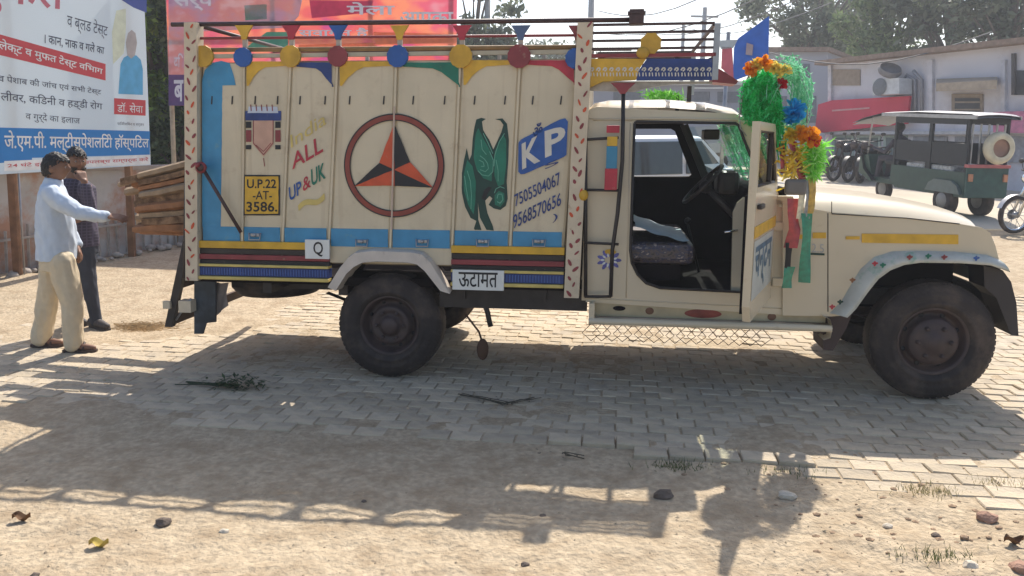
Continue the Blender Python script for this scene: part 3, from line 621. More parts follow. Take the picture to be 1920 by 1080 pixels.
# black rubber seal round the opening, pillar behind the door
seal = B(); hp = pl(door_hole, 0); hp = [Vector((p.x, W0-.004, p.z)) for p in hp]; cx = sum((p for p in hp), Vector())/len(hp)
seal.tube(hp+[hp[0]], .011, 6); T(seal, 'door_seal', BLACK)
b = B(); b.prism([Vector((p.x, .09, p.z)) for p in pl([(1398, 372), (1450, 372), (1450, 560), (1374, 556), (1378, 400), (1386, 382)], 0)], (0, .03, 0)); T(b, 'door_pillar', CABC)
q = P(1378, 432, .07); b = B(); b.tube([(q.x+.02, .08, q.z), (q.x-.07, .07, q.z-.015)], .008); T(b, 'door_check', CHROME)
# drip rail and folded lines
b = B(); b.tube([Vector((p.x, W0-.006, p.z)) for p in pl([(1112, 224), (1250, 222), (1384, 224), (1398, 232)], 0)], .007, 6); T(b, 'drip_rail', CABC)
for pts in ([(1098, 222), (1186, 226)], [(1182, 230), (1174, 560)], [(1100, 560), (1470, 580)]):
    b = B(); b.tube([Vector((p.x, W0-.001, p.z)) for p in pl(pts, 0)], .004, 5); T(b, 'body_crease', CABC)
# roof
rt = [(1102, 210), (1112, 200), (1140, 195), (1250, 193), (1330, 199), (1380, 210), (1398, 224)]
rz = pl(rt, 0); rows = []
for f in [0, .01, .02, .035, .05, .07, .1]+[.1+.8*k/16 for k in range(1, 16)]+[.9, .93, .95, .965, .98, .99, 1]:
    cb = .05*(1-abs(2*f-1)**3.5); ed = .03*(1-min(1, min(f, 1-f)/.07))**2
    rows.append([(p.x+(.10*(1-abs(2*f-1)**2)-SKW*f)*(max(0, (i-3))/3), W0+(W1-W0)*f, p.z+cb-ed) for i, p in enumerate(rz)])
b = B(); b.grid(rows); T(b, 'cab_roof', CABC)
a = P(1101, 212); d = P(1098, 566); b = B(); b.box((a.x, W0+.02, d.z), (a.x+.03, W1-.02, a.z)); T(b, 'cab_back_wall', CABC)
# windscreen, pillars, cowl
wt, wb = P(1398, 224, 0), P(1456, 368, 0); SKW = .27
for f in (0, 1):
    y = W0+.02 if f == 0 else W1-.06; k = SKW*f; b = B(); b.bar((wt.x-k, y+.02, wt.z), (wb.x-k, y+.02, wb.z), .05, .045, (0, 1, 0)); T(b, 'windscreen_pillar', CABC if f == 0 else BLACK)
    b = B(); b.bar((wt.x-.03-k, y+(.05 if f == 0 else -.01), wt.z), (wb.x-.03-k, y+(.05 if f == 0 else -.01), wb.z), .03, .03, (0, 1, 0)); T(b, 'windscreen_rubber', BLACK)
GL = glassmat('windscreen_glass', (.80, .93, .88), .10)
b = B(); rows = []
for f in [i/8 for i in range(9)]: k = .08*(1-(2*f-1)**2); k -= SKW*f; rows.append([(wt.x+k, W0+.06+(W1-W0-.12)*f, wt.z-.02), (wb.x+k, W0+.06+(W1-W0-.12)*f, wb.z+.01)])
b.grid(rows); T(b, 'windscreen', GL)
b = B(); b.bar((wt.x+.04, W0+.05, wt.z-.0), (wt.x+.04, W1-.05, wt.z), .06, .05, (0, 0, 1)); T(b, 'windscreen_header', CABC)
a = P(1456, 370); e = P(1475, 378); b = B(); b.box((a.x-.02, W0, a.z-.05), (e.x+.05, W1, a.z+.005)); T(b, 'cowl', CABC)
# interior
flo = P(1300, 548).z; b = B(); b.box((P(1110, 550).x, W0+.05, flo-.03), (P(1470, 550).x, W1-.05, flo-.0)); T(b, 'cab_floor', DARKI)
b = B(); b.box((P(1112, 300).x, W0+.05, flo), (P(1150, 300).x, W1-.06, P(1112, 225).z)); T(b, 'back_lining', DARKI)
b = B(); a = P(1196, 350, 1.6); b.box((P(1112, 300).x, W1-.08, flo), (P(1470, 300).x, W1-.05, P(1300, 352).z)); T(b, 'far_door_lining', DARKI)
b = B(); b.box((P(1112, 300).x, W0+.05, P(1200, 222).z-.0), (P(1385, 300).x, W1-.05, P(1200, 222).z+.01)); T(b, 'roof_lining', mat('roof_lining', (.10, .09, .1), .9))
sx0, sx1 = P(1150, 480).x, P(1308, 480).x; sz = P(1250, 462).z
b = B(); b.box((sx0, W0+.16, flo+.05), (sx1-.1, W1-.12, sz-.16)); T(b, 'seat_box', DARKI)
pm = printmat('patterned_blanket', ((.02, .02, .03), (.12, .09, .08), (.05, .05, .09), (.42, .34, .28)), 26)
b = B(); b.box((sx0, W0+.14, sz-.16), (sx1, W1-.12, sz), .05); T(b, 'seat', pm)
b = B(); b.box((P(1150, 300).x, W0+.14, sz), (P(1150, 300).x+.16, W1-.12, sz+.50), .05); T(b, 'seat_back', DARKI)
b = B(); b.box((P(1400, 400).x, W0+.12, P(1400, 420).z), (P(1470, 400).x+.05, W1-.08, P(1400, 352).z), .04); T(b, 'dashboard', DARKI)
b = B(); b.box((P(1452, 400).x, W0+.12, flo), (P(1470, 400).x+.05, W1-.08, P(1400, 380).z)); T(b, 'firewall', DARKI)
b = B(); q = P(1360, 330, .5); b.box((q.x-.06, .42, q.z-.14), (q.x+.10, .70, q.z+.04), .04); T(b, 'instrument_hood', BLACK)
q = P(1318, 345, .45); ax = Vector((-.72, -.0, .70)); b = B(); a1 = ax.cross(Vector((0, 1, 0))).normalized(); a2 = Vector((0, 1, 0)); pts = [q+(a1*math.cos(t)+a2*math.sin(t))*.19 for t in [2*math.pi*k/32 for k in range(33)]]
b.tube(pts, .014, 8, cap=False); st = T(b, 'steering_wheel', BLACK)
b = B()
for t in (0.3, 2.2, 4.3): b.bar(q-ax*.03, q+(a1*math.cos(t)+a2*math.sin(t))*.185, .03, .012)
b.sphere(q-ax*.03, .05, 10); b.tube([q-ax*.04, q-ax*.45], .025); T(b, 'steering_column', BLACK, st)
b = B(); b.tube([(q.x+.05, .9, flo), (q.x-.06, .88, flo+.4)], .010); b.sphere((q.x-.06, .88, flo+.42), .028, 8); T(b, 'gear_lever', BLACK)
b = B(); q2 = P(1318, 250, .9); b.box((q2.x, .80, q2.z-.05), (q2.x+.12, 1.02, q2.z+.03), .012); T(b, 'interior_mirror', BLACK)
# --- front body: side, fender, bonnet
fo = [(1468, 382), (1560, 398), (1700, 408), (1800, 420), (1842, 427), (1858, 437), (1868, 462), (1876, 494)]
arch = [(1878, 500), (1850, 494), (1810, 491), (1720, 491), (1690, 495), (1665, 505), (1645, 520), (1625, 543), (1605, 572), (1585, 592), (1560, 594), (1468, 592)]
b = B(); b.prism(pl(fo+arch, 0), (0, .06, 0)); b.v = [(p[0], p[1]+W0-.02, p[2]) for p in b.v]; T(b, 'front_wing', CABC)
b = B(); b.prism(pl(fo+arch, 0), (0, .06, 0)); b.v = [(p[0], p[1]+W1-.04, p[2]) for p in b.v]; T(b, 'far_front_wing', CABC)
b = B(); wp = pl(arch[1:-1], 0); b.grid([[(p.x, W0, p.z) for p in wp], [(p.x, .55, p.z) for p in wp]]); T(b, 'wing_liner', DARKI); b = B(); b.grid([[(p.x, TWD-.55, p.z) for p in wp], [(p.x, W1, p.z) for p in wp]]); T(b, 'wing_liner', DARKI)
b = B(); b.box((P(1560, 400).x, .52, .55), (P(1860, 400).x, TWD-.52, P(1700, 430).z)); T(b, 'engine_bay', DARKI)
bt = [(1462, 372), (1530, 374), (1580, 378), (1640, 384), (1700, 391), (1760, 402), (1805, 413), (1832, 424)]
bl_ = pl(bt, 0); eb = pl([(1462, 388), (1530, 398), (1580, 402), (1640, 405), (1700, 409), (1760, 415), (1805, 422), (1834, 430)], 0); rows = []
for f in (0, .01, .04, .1, .2, .35, .5, .65, .8, .9, .96, .99, 1):
    g = min(1, min(f, 1-f)/.10); g = math.sin(g*math.pi/2); cb = .05*(1-abs(2*f-1)**2.5)
    rows.append([((e.x+(a.x-e.x)*g)+.08*(1-(2*f-1)**2)*(i/7)**2, W0-.022+(W1-W0+.044)*f, e.z+(a.z-e.z)*g+cb) for i, (a, e) in enumerate(zip(bl_, eb))])
b = B(); b.grid(rows); T(b, 'bonnet', CABC)
b = B(); b.tube([Vector((p.x, W0-.024, p.z)) for p in pl([(1560, 401), (1700, 409), (1800, 420)], 0)], .004, 5); T(b, 'shut_line', BLACK)
for xx, y0, y1 in ((1553, 400, 585), (1560, 378, 400)):
    b = B(); b.tube([Vector((p.x, W0-.022, p.z)) for p in pl([(xx, y0), (xx, y1)], 0)], .003, 5); T(b, 'shut_line', BLACK)
b = B(); nz = pl([(1838, 430), (1856, 448), (1868, 478), (1880, 506), (1884, 560)], 0); b.grid([[(p.x+.10*(1-(2*f-1)**2), W0+(W1-W0)*f, p.z) for p in nz] for f in [i/10 for i in range(11)]]); T(b, 'grille_panel', CABC)
for wv in (.28, TWD-.28): b = B(); b.lathe([(0, .06), (.08, .05), (.1, .0)], (P(1866, 480).x+.03, wv, P(1866, 475).z), (1, 0, 0), 20); T(b, 'headlight', WHITE)
for k in range(7): b = B(); y = .5+k*.13; b.box((P(1870, 480).x+.03, y, P(1880, 520).z), (P(1870, 480).x+.12, y+.05, P(1860, 455).z)); T(b, 'grille_bar', BLACK)
# flared arch with painted leaves
fa = [(1556, 588), (1578, 566), (1596, 535), (1614, 505), (1640, 482), (1672, 472), (1710, 470), (1790, 472), (1852, 478), (1876, 488)]
fb = [(1584, 592), (1600, 576), (1622, 545), (1642, 520), (1664, 504), (1690, 494), (1720, 490), (1795, 491), (1850, 495), (1886, 508)]
FL = mat('flare_grey_blue', (.46, .47, .43), .35, var=.15, scale=9, col2=(.18, .33, .25), c2lo=.55, c2hi=.68, c2scale=8)
A_, B_ = pl(fa, 0), pl(fb, 0)
b = B(); b.grid([[(p.x, W0-.02, p.z) for p in A_], [(p.x*.7+q.x*.3, -.035, p.z*.7+q.z*.3+.006) for p, q in zip(A_, B_)], [(p.x*.3+q.x*.7, -.06, p.z*.3+q.z*.7+.004) for p, q in zip(A_, B_)], [(q.x, -.065, q.z) for q in B_], [(q.x, .02, q.z+.004) for q in B_]]); fl = T(b, 'wing_flare', FL)
random.seed(3)
for x, y, m in ((1640, 494, REDP), (1598, 525, mat('leaf_brown', (.25, .10, .04), .5)), (1655, 497, GREENP), (1560, 575, REDP), (1575, 566, DGREEN), (1705, 482, MAROON), (1770, 482, MAROON), (1740, 480, GREENP), (1830, 484, DBLUE)):
    q = P(x, y, -.06); lb = B()
    for a in (0.3, 1.7, 3.0, 4.6): uleaf(lb, (q.x+.009*math.cos(a), q.z+.007*math.sin(a)), a, .012, .008, -.068)
    T(lb, 'painted_flower', m, fl)
# yellow stripes
def stripe(pts, m=YEL, w=.004, name='stripe'):
    b = B(); b.prism(pl(pts, w), (0, .004, 0)); return T(b, name, m)
stripe([(1616, 438), (1797, 440), (1797, 458), (1616, 455)]); stripe([(1586, 443), (1612, 443), (1612, 449), (1586, 449)]); stripe([(1524, 436), (1549, 436), (1549, 447), (1524, 447)]); stripe([(1495, 440), (1508, 440), (1508, 448), (1495, 448)])
# fuel and make lettering strokes on the wing
ptext('2.5', [(1522, 473), (1545, 474), (1545, 458), (1522, 457)], STEEL, .003); ptext('___', [(1520, 478), (1546, 479), (1546, 475), (1520, 474)], DGREEN, .003)
# front bumper side and mud guard
b = B(); bpts = pl([(1848, 500), (1884, 508), (1900, 530), (1910, 570), (1914, 632), (1900, 630), (1888, 600), (1872, 560), (1850, 540)], 0); b.prism([(p.x, W0, p.z) for p in bpts], (0, .25, 0)); T(b, 'bumper_end', mat('black_plastic', (.03, .025, .026), .6))
b = B(); x = P(1900, 560).x; b.box((x-.05, W0+.2, .5), (x+.05, W1-.2, .72), .02); T(b, 'bumper', BLACK)
b = B(); b.prism([(p.x, W1-.25, p.z) for p in bpts], (0, .25, 0)); T(b, 'bumper_end', BLACK)
b = B(); b.prism([(p.x, .06, p.z) for p in pl([(1545, 590), (1604, 588), (1592, 618), (1566, 662), (1548, 660)], 0)], (0, .30, 0)); T(b, 'wing_mud_flap', mat('flap_brown', (.07, .045, .04), .7))
# running board
z1, z0 = P(1300, 572).z, P(1300, 600).z
b = B(); b.box((P(1112, 580).x, .04, z0-.0), (P(1552, 580).x, .10, z1)); T(b, 'sill_box', mat('sill_cream', (.42, .35, .22), .5, var=.15, col2=(.16, .09, .06), c2lo=.62, c2hi=.7, c2scale=5))
b = B(); pr = [(-.02, .02), (-.05, .03), (-.06, .01), (-.06, -.015), (.05, -.02)]; xa, xb = P(1104, 600).x, P(1556, 620).x; zz = P(1300, 607).z
b.grid([[(x, y, zz+z) for x in (xa, xb)] for y, z in [(.12, .02)]+pr]); T(b, 'running_board', CABC)
b = B(); ee = pl([(1540, 590), (1553, 596), (1557, 612), (1553, 630), (1540, 634)], 0); b.grid([[(p.x, -.06, p.z) for p in ee], [(p.x, .12, p.z) for p in ee]]); T(b, 'step_end', CABC)
b = B(); b.box((xa, -.05, zz), (xa+.04, .1, z1)); T(b, 'step_end', CABC)
for x, y, rx, rz_, m in ((1161, 578, .045, .018, DARKI), (1218, 583, .03, .026, mat('rust_brown', (.16, .08, .045), .7)), (1318, 588, .13, .032, mat('rust_red', (.22, .05, .035), .6, var=.4)), (1447, 594, .03, .026, MC['rust_brown'])):
    q = P(x, y, .04); b = B(); b.lathe([(1, -.002), (.6, -.006), (0, -.006)], (0, 0, 0), (0, 1, 0), 20); b.v = [(q.x+v[0]*rx, .04+v[1], q.z+v[2]*rz_) for v in b.v]; T(b, 'sill_plug', m)
# flower sticker behind the door
q = P(1142, 488, .02); st_ = B()
for k in range(9):
    a = 2*math.pi*k/9; uleaf(st_, (q.x+.055*math.cos(a), q.z+.045*math.sin(a)), a, .035, .014, W0-.004)
so_ = T(st_, 'flower_sticker', mat('sticker_violet', (.12, .12, .36), .5, var=.3)); s2 = B(); uleaf(s2, (q.x, q.z+.06), 0, .05, .02, W0-.006); T(s2, 'sticker_centre', YEL, so_)
s3 = B()
for k in range(9): a = 2*math.pi*(k+.5)/9; uleaf(s3, (q.x+.045*math.cos(a), q.z+.035*math.sin(a)), a, .016, .008, W0-.006)
T(s3, 'sticker_centre', WHITE, so_)
b = B(); zt2 = zz-.03
for k in range(17):
    x0 = xa+.02+k*.075
    for sg2 in (-1, 1): b.tube([(x0, .05, zt2), (x0+sg2*.075*.9, .055, zt2-.075), (x0, .05, zt2-.13)], .0028, 4, cap=False)
b.tube([(xa, .05, zt2), (xa+1.32, .05, zt2)], .004, 5); tag(T(b, 'added_diamond_wires', DBROWN), kind='stuff')  # wires added to stand in for the diamond pattern on the ground
# --- open door, hinged at its front edge
hg = P(1449, 400, W0); ang = R(72)
dr = bpy.data.objects.new('cab_door', None); SC.collection.objects.link(dr); dr.parent = truck
dr.location = (hg.x, W0, PT*hg.x); dr.rotation_euler = (0, 0, ang)
# door space: x from hinge (0) to the free edge (-.94); y- is the outer face before opening
DL = .93; zb_, zm_, zt_ = P(1300, 556).z, 1.47, P(1300, 232).z-.01
def D(b, name, m): return b.out(name, m, dr)
out_ = [(0, zb_), (-DL+.06, zb_), (-DL+.01, zb_+.10), (-DL, zm_), (-DL, zt_), (-.30, zt_), (-.26, zt_-.02), (-.0, zm_+.02)]
inn = [(-DL+.05, zm_+.03), (-DL+.05, zt_-.05), (-.31, zt_-.05), (-.06, zm_+.05), (-.06, zm_+.03)]
b = B(); b.prism([(x, -.02, z) for x, z in out_], (0, .045, 0), [[(x, -.02, z) for x, z in inn]]); D(b, 'door_panel', CABC)
b = B(); ip = [Vector((x, 0, z)) for x, z in inn]; b.tube(ip+[ip[0]], .016, 6); D(b, 'window_frame', BLACK)
b = B(); b.bar((-.30, 0, zm_+.03), (-.30, 0, zt_-.04), .03, .03); D(b, 'quarter_bar', BLACK)
b = B(); b.prism([(x, .004, z) for x, z in inn], (0, .004, 0)); D(b, 'door_glass', glassmat('door_glass', (.72, .68, .62), .12))
b = B(); b.prism([(x, .03, z) for x, z in [(-.04, zb_+.04), (-DL+.08, zb_+.04), (-DL+.04, zm_-.02), (-.04, zm_-.02)]], (0, .02, 0)); D(b, 'door_lining', DARKI)
b = B(); b.box((-DL+.06, -.05, zm_-.10), (-DL+.20, -.02, zm_-.07), .008); D(b, 'door_handle', BLACK)
b = B(); b.box((-DL+.02, -.026, 1.20), (-.02, -.0205, 1.27)); D(b, 'stripe', YEL)
b = B(); text('चन्दन', [(-DL+.10, -.024, .86), (-.15, -.024, .86), (-.15, -.024, 1.14), (-DL+.10, -.024, 1.14)], b, .02); D(b, 'door_lettering', mat('letter_blue_grey', (.08, .14, .2), .5, var=.4))
b = B(); b.add([(-DL+.04, -.022, .82), (-.08, -.022, .82), (-.08, -.022, 1.18), (-DL+.04, -.022, 1.18)], [(0, 1, 2, 3)]); D(b, 'door_poster', mat('poster_grey', (.45, .46, .42), .5))
for yy in (425, 530):
    q = P(1457, yy, 0); b = B(); b.box((q.x-.03, W0-.02, q.z-.03), (q.x+.05, W0+.0, q.z+.03), .006); T(b, 'door_hinge', CABC)
# mirror on the wing
a = P(1462, 362, 0); q = P(1500, 352, -.25); b = B(); b.tube([(a.x+.05, W0, a.z), (q.x, -.2, q.z)], .008); mi_ = T(b, 'mirror_arm', BLACK)
b = B(); b.box((q.x-.09, -.24, q.z-.05), (q.x+.05, -.19, q.z+.055), .02); T(b, 'wing_mirror', mat('mirror_shell', (.16, .15, .14), .4))
# ================================================================== PEOPLE
def obj_from(me, name, m, parent=None, off=None):
    if off is not None: me.transform(Matrix.Translation(-Vector(off)))
    o = bpy.data.objects.new(name, me); me.materials.clear(); me.materials.append(m); SC.collection.objects.link(o)
    if parent: o.parent = parent
    return o
def remesh(b, voxel, smooth=4, fold=0., fs=(14, 14, 5)):
    me = b.mesh('tmp', CREAM); o = bpy.data.objects.new('tmp', me); SC.collection.objects.link(o)
    m = o.modifiers.new('r', 'REMESH'); m.mode = 'VOXEL'; m.voxel_size = voxel; m.use_smooth_shade = True
    m = o.modifiers.new('s', 'SMOOTH'); m.factor = .5; m.iterations = smooth
    bpy.context.view_layer.update(); n = bpy.data.meshes.new_from_object(o.evaluated_get(bpy.context.evaluated_depsgraph_get()))
    bpy.data.objects.remove(o); bpy.data.meshes.remove(me)
    if fold:
        nn = [v.normal.copy() for v in n.vertices]
        for v, q in zip(n.vertices, nn):
            p = v.co; k = noise.noise(Vector((p.x*fs[0]+p.z*4, p.y*fs[1], p.z*fs[2])))+.5*noise.noise(Vector((p.x*30, p.y*30, p.z*13+p.x*12))); v.co += q*fold*k
    n.polygons.foreach_set('use_smooth', [True]*len(n.polygons)); return n
def limb(b, pts, rad):
    for i in range(len(pts)-1):
        a, c = Vector(pts[i]), Vector(pts[i+1]); k = 5
        b.tube([a.lerp(c, j/k) for j in range(k+1)], [rad[i]+(rad[i+1]-rad[i])*j/k for j in range(k+1)], 12)
    for p, r in zip(pts, rad): b.sphere(p, r, 12)
def loft(b, secs, face=0.):                      # secs: (center, half width across, half depth), ellipses lying level, turned by face
    rows = []
    for c, a, d in secs: rows.append([Vector(c)+Vector((math.cos(face)*d*math.cos(t)-math.sin(face)*a*math.sin(t), math.sin(face)*d*math.cos(t)+math.cos(face)*a*math.sin(t), 0)) for t in [2*math.pi*k/20 for k in range(20)]])
    b.grid(rows, close=True); b.add(rows[0], [tuple(range(20))]); b.add(rows[-1], [tuple(range(19, -1, -1))])
def head(b, c, yaw, tilt=0., s=1.):
    mt = Matrix.Translation(c) @ Matrix.Rotation(yaw, 4, 'Z') @ Matrix.Rotation(tilt, 4, 'Y')
    bm = bmesh.new(); bmesh.ops.create_icosphere(bm, subdivisions=4, radius=1)
    for v in bm.verts:
        x, y, z = v.co; k = 1.
        if z < 0: k = 1-.28*(-z)**1.4
        X = x*.098*(1-.08*max(0, -z)); Y = y*.076*k; Z = z*.116
        if x > 0: X *= (1-.10*max(0, z-.2)); X -= .010*max(0, 1-abs(z-.08)/.18)*max(0, 1-abs(abs(y)-.42)/.3)   # eye sockets
        if x < 0 and z < -.3: X *= .72
        if x > .5:
            X += .028*math.exp(-((z+.12)/.16)**2-(y/.16)**2)+.012*math.exp(-((z-.08)/.16)**2-(y/.11)**2)   # nose
            X += .009*math.exp(-((z+.46)/.06)**2-(y/.28)**2)+.009*math.exp(-((z+.58)/.06)**2-(y/.25)**2)+.010*math.exp(-((z+.82)/.14)**2-(y/.3)**2)  # lips, chin
            X += .006*math.exp(-((z-.24)/.08)**2-((abs(y)-.35)/.3)**2)     # brow
        v.co = mt @ Vector((X*s, Y*s, Z*s))
    bm.verts.index_update(); b.add([v.co for v in bm.verts], [[v.index for v in f.verts] for f in bm.faces], True); bm.free()
    for sgn in (-1, 1):
        e = [mt @ (Vector((-.006+.020*math.cos(t), sgn*.079, -.008+.032*math.sin(t)))*s) for t in [2*math.pi*k/10 for k in range(11)]]; b.tube(e, .0065*s, 6); b.sphere(mt @ (Vector((-.004, sgn*.076, -.01))*s), .016*s, 8)
    return mt
def hair_cap(c, yaw, tilt, s, m, par, off, beard=False, seed=1):
    mt = Matrix.Translation(c) @ Matrix.Rotation(yaw, 4, 'Z') @ Matrix.Rotation(tilt, 4, 'Y'); bm = bmesh.new(); bmesh.ops.create_icosphere(bm, subdivisions=5, radius=1)
    kill = []
    for v in bm.verts:
        x, y, z = v.co; lim = .38 if x > .3 else (.05 if x > -.1 else -.55)
        if z < lim+.25*noise.noise(v.co*8): kill.append(v)
        n = 1.055+.05*noise.noise(v.co*5+Vector((seed, 0, 0)))+.10*noise.noise(Vector((x*18, y*18, z*7+seed)))
        v.co = mt @ (Vector((x*.100*n+(.012 if x > .5 else 0), y*.080*n, z*.122*n))*s)
    bmesh.ops.delete(bm, geom=kill, context='VERTS'); bmesh.ops.solidify(bm, geom=bm.faces[:], thickness=.006)
    me = bpy.data.meshes.new('hair'); bm.to_mesh(me); bm.free(); me.polygons.foreach_set('use_smooth', [True]*len(me.polygons))
    o = obj_from(me, 'hair', m, par, off)
    for sgn in (-1, 1):
        b = B(); b.sphere(mt @ (Vector((.083, sgn*.032, .008))*s), .0085*s, 10); b.out('eye', WHITE_E, par, off=off)
        b = B(); b.sphere(mt @ (Vector((.0885, sgn*.032, .008))*s), .0048*s, 8); b.out('pupil', INK, par, off=off)
        b = B(); b.tube([mt @ (Vector(q)*s) for q in ((.092, sgn*.016, .028), (.094, sgn*.032, .033), (.086, sgn*.050, .028))], [.0018, .0026, .0015], 6); b.out('eyebrow', m, par, off=off)
    if beard:
        bm = bmesh.new(); bmesh.ops.create_icosphere(bm, subdivisions=4, radius=1); kill = []
        for v in bm.verts:
            x, y, z = v.co
            if z > -.30 or x < -.15 or (x > .55 and abs(y) < .28 and -.62 < z < -.38): kill.append(v)
            k = 1-.20*(max(0, -z))**1.4; n = 1.09+.05*noise.noise(v.co*9); v.co = mt @ (Vector((x*.104*n, y*.080*k*n, z*.125*n))*s)
        bmesh.ops.delete(bm, geom=kill, context='VERTS'); bmesh.ops.solidify(bm, geom=bm.faces[:], thickness=.008); me = bpy.data.meshes.new('beard'); bm.to_mesh(me); bm.free(); obj_from(me, 'beard', m, par, off)
WHITE_E = mat('eye_white', (.3, .26, .24), .4)
def hand(b, wrist, d, up, curl=.4, s=1., point=False):        # palm along d, back of the hand towards up
    d = Vector(d).normalized(); up = Vector(up); up = (up-d*up.dot(d)).normalized(); sd_ = d.cross(up); w0 = Vector(wrist)
    pc = w0+d*.045*s
    for k in range(-2, 3): b.tube([w0+sd_*k*.009*s, pc+d*.045*s+sd_*k*.0165*s], [.014*s, .0115*s], 8)
    for k, (L, off) in enumerate(((.068, -.032), (.078, -.011), (.074, .011), (.058, .031))):
        p = pc+d*.045*s+sd_*off*s; dd = d.copy(); pts = [p]; cu = 0.08 if point and k == 0 else curl*(1+.15*k)
        for j in range(3): dd = (Matrix.Rotation(-cu, 3, sd_) @ dd) if True else dd; pts.append(pts[-1]+dd*L*s*(.44, .32, .24)[j])
        b.tube(pts, [.0095*s, .009*s, .0082*s, .0065*s], 8); b.sphere(pts[-1], .0068*s, 8)
    t0 = w0+d*.02*s-sd_*.02*s; t1 = t0-sd_*.028*s+d*.022*s-up*.01*s; t2 = t1+d*.032*s-sd_*.008*s-up*.006*s; t3 = t2+d*.024*s-up*.004*s
    b.tube([t0, t1, t2, t3], [.014*s, .0115*s, .0105*s, .008*s], 8); b.sphere(t3, .008*s, 8)
SKIN = mat('brown_skin', (.20, .10, .06), .55, var=.12, scale=12)
HAIR = mat('black_hair', (.012, .010, .010), .5, var=.3, bump=.6, bscale=90)
def sandal(c, yaw, m, par, off, L=.27, shoe=False):
    f = Vector((math.cos(yaw), math.sin(yaw), 0)); l = Vector((-math.sin(yaw), math.cos(yaw), 0)); c = Vector(c); rows = []
    for k, wd in ((0, .025), (.06, .036), (.35, .034), (.65, .048), (.9, .04), (1, .018)): rows.append([c+f*(L*(k-.3))+l*s_*wd+Vector((0, 0, z)) for s_, z in ((-1, .0), (-1, .022), (1, .022), (1, .0), (-1, 0))])
    b = B(); b.grid(rows, smooth=False); b.add(rows[0][:4], [(0, 1, 2, 3)]); b.add(rows[-1][:4], [(3, 2, 1, 0)])
    o = b.out('shoe_sole' if shoe else 'sandal', m, par, off=off)
    b = B()
    if shoe:
        limb(b, [c-f*.05+Vector((0, 0, .06)), c+f*.07+Vector((0, 0, .05)), c+f*.15+Vector((0, 0, .04))], [.05, .045, .035]); b.out('shoe_upper', m, o, off=off)
    else:
        for k in (.15, .02): b.tube([c+f*(L*k+.05)+l*.045+Vector((0, 0, .02)), c+f*(L*k+.05)+Vector((0, 0, .082-.1*k*0)), c+f*(L*k+.05)-l*.045+Vector((0, 0, .02))], .009, 6)
        b.out('sandal_strap', m, o, off=off)
# --- man in white shirt pointing at the wood
g1 = G(118, 655); Y1 = g1.y; g1.z = gz(g1.x, g1.y)
man = thing('person', g1, 'person in white shirt and beige trousers pointing at the loaded wood', 'person', None)
A = lambda x, y, d=0.: at(x, y, Y1+d)
fc = .25
gr = lambda p: gz(p.x, p.y)
an, af = A(137, 643, -.08), A(77, 640, .10); an.z = gr(an)+.09; af.z = gr(af)+.09
b = B(); hc = A(104, 314, .0); head(b, hc, fc, .05)
limb(b, [A(99, 345), A(103, 322)], [.058, .052]); limb(b, [A(99, 350), A(104, 400), A(108, 470)], [.07, .10, .10])
for d, sh, el, wr in ((-.16, (97, 362), (146, 397), (203, 405)), (.16, (104, 362), (124, 425), (146, 462))):
    limb(b, [A(*sh, d), A(*el, d*1.1), A(*wr, d*.9)], [.05, .037, .026])
wr = A(203, 405, -.145); hand(b, wr, A(235, 409, -.16)-wr, (0, -.45, .9), .22, 1.0, True)
wl = A(146, 462, .144); hand(b, wl, A(152, 480, .1)-wl, (.8, .3, .2), .4)
for hp, kn, ak in (((114, 488), (134, 568), an), ((104, 488), (90, 566), af)):
    d = -.09 if ak is an else .09; limb(b, [A(*hp, d), A(*kn, d), ak], [.085, .06, .038])
    f = Vector((math.cos(.12), math.sin(.12), 0)); limb(b, [ak-Vector((0, 0, .035)), ak+f*.09-Vector((0, 0, .05)), ak+f*.16-Vector((0, 0, .058))], [.04, .034, .024])
obj_from(remesh(b, .0065, 3), 'body', SKIN, man, g1)
hair_cap(hc, fc, .05, 1.0, HAIR, man, g1)
b = B(); loft(b, [(A(98, 343), .075, .065), (A(98, 350), .14, .085), (A(99, 362), .205, .10), (A(101, 385), .205, .128), (A(104, 420), .19, .145), (A(106, 455), .185, .150), (A(107, 486), .19, .152)], fc)
limb(b, [A(96, 364, -.15), A(122, 383, -.18), A(148, 398, -.175), A(175, 404, -.16), A(198, 406, -.145)], [.078, .075, .062, .055, .048]); limb(b, [A(104, 364, .15), A(124, 425, .176), A(144, 458, .15)], [.07, .06, .045])
b.tube([A(99, 347), A(102, 334)], [.078, .068], 16)
obj_from(remesh(b, .009, 3, .011), 'shirt', mat('pale_shirt', (.50, .57, .66), .8, var=.05, scale=20), man, g1)
b = B(); loft(b, [(A(107, 470), .16, .125), (A(108, 488), .175, .135), (A(109, 505), .18, .135)], fc)
for hp, kn, ak, d in (((116, 492), (136, 568), an, -.085), ((104, 492), (89, 566), af, .085)): limb(b, [A(*hp, d), A(hp[0]*.5+kn[0]*.5, hp[1]*.5+kn[1]*.5, d), A(*kn, d), ak-Vector((.0, 0, .02))], [.112, .102, .088, .078])
obj_from(remesh(b, .009, 3, .012), 'trousers', mat('beige_trousers', (.56, .47, .33), .85, var=.06, scale=20), man, g1)
SAND = mat('dark_sandal', (.05, .03, .025), .6)
sandal(Vector((an.x, an.y, gr(an))), .12, SAND, man, g1); sandal(Vector((af.x, af.y, gr(af))), .12, SAND, man, g1)
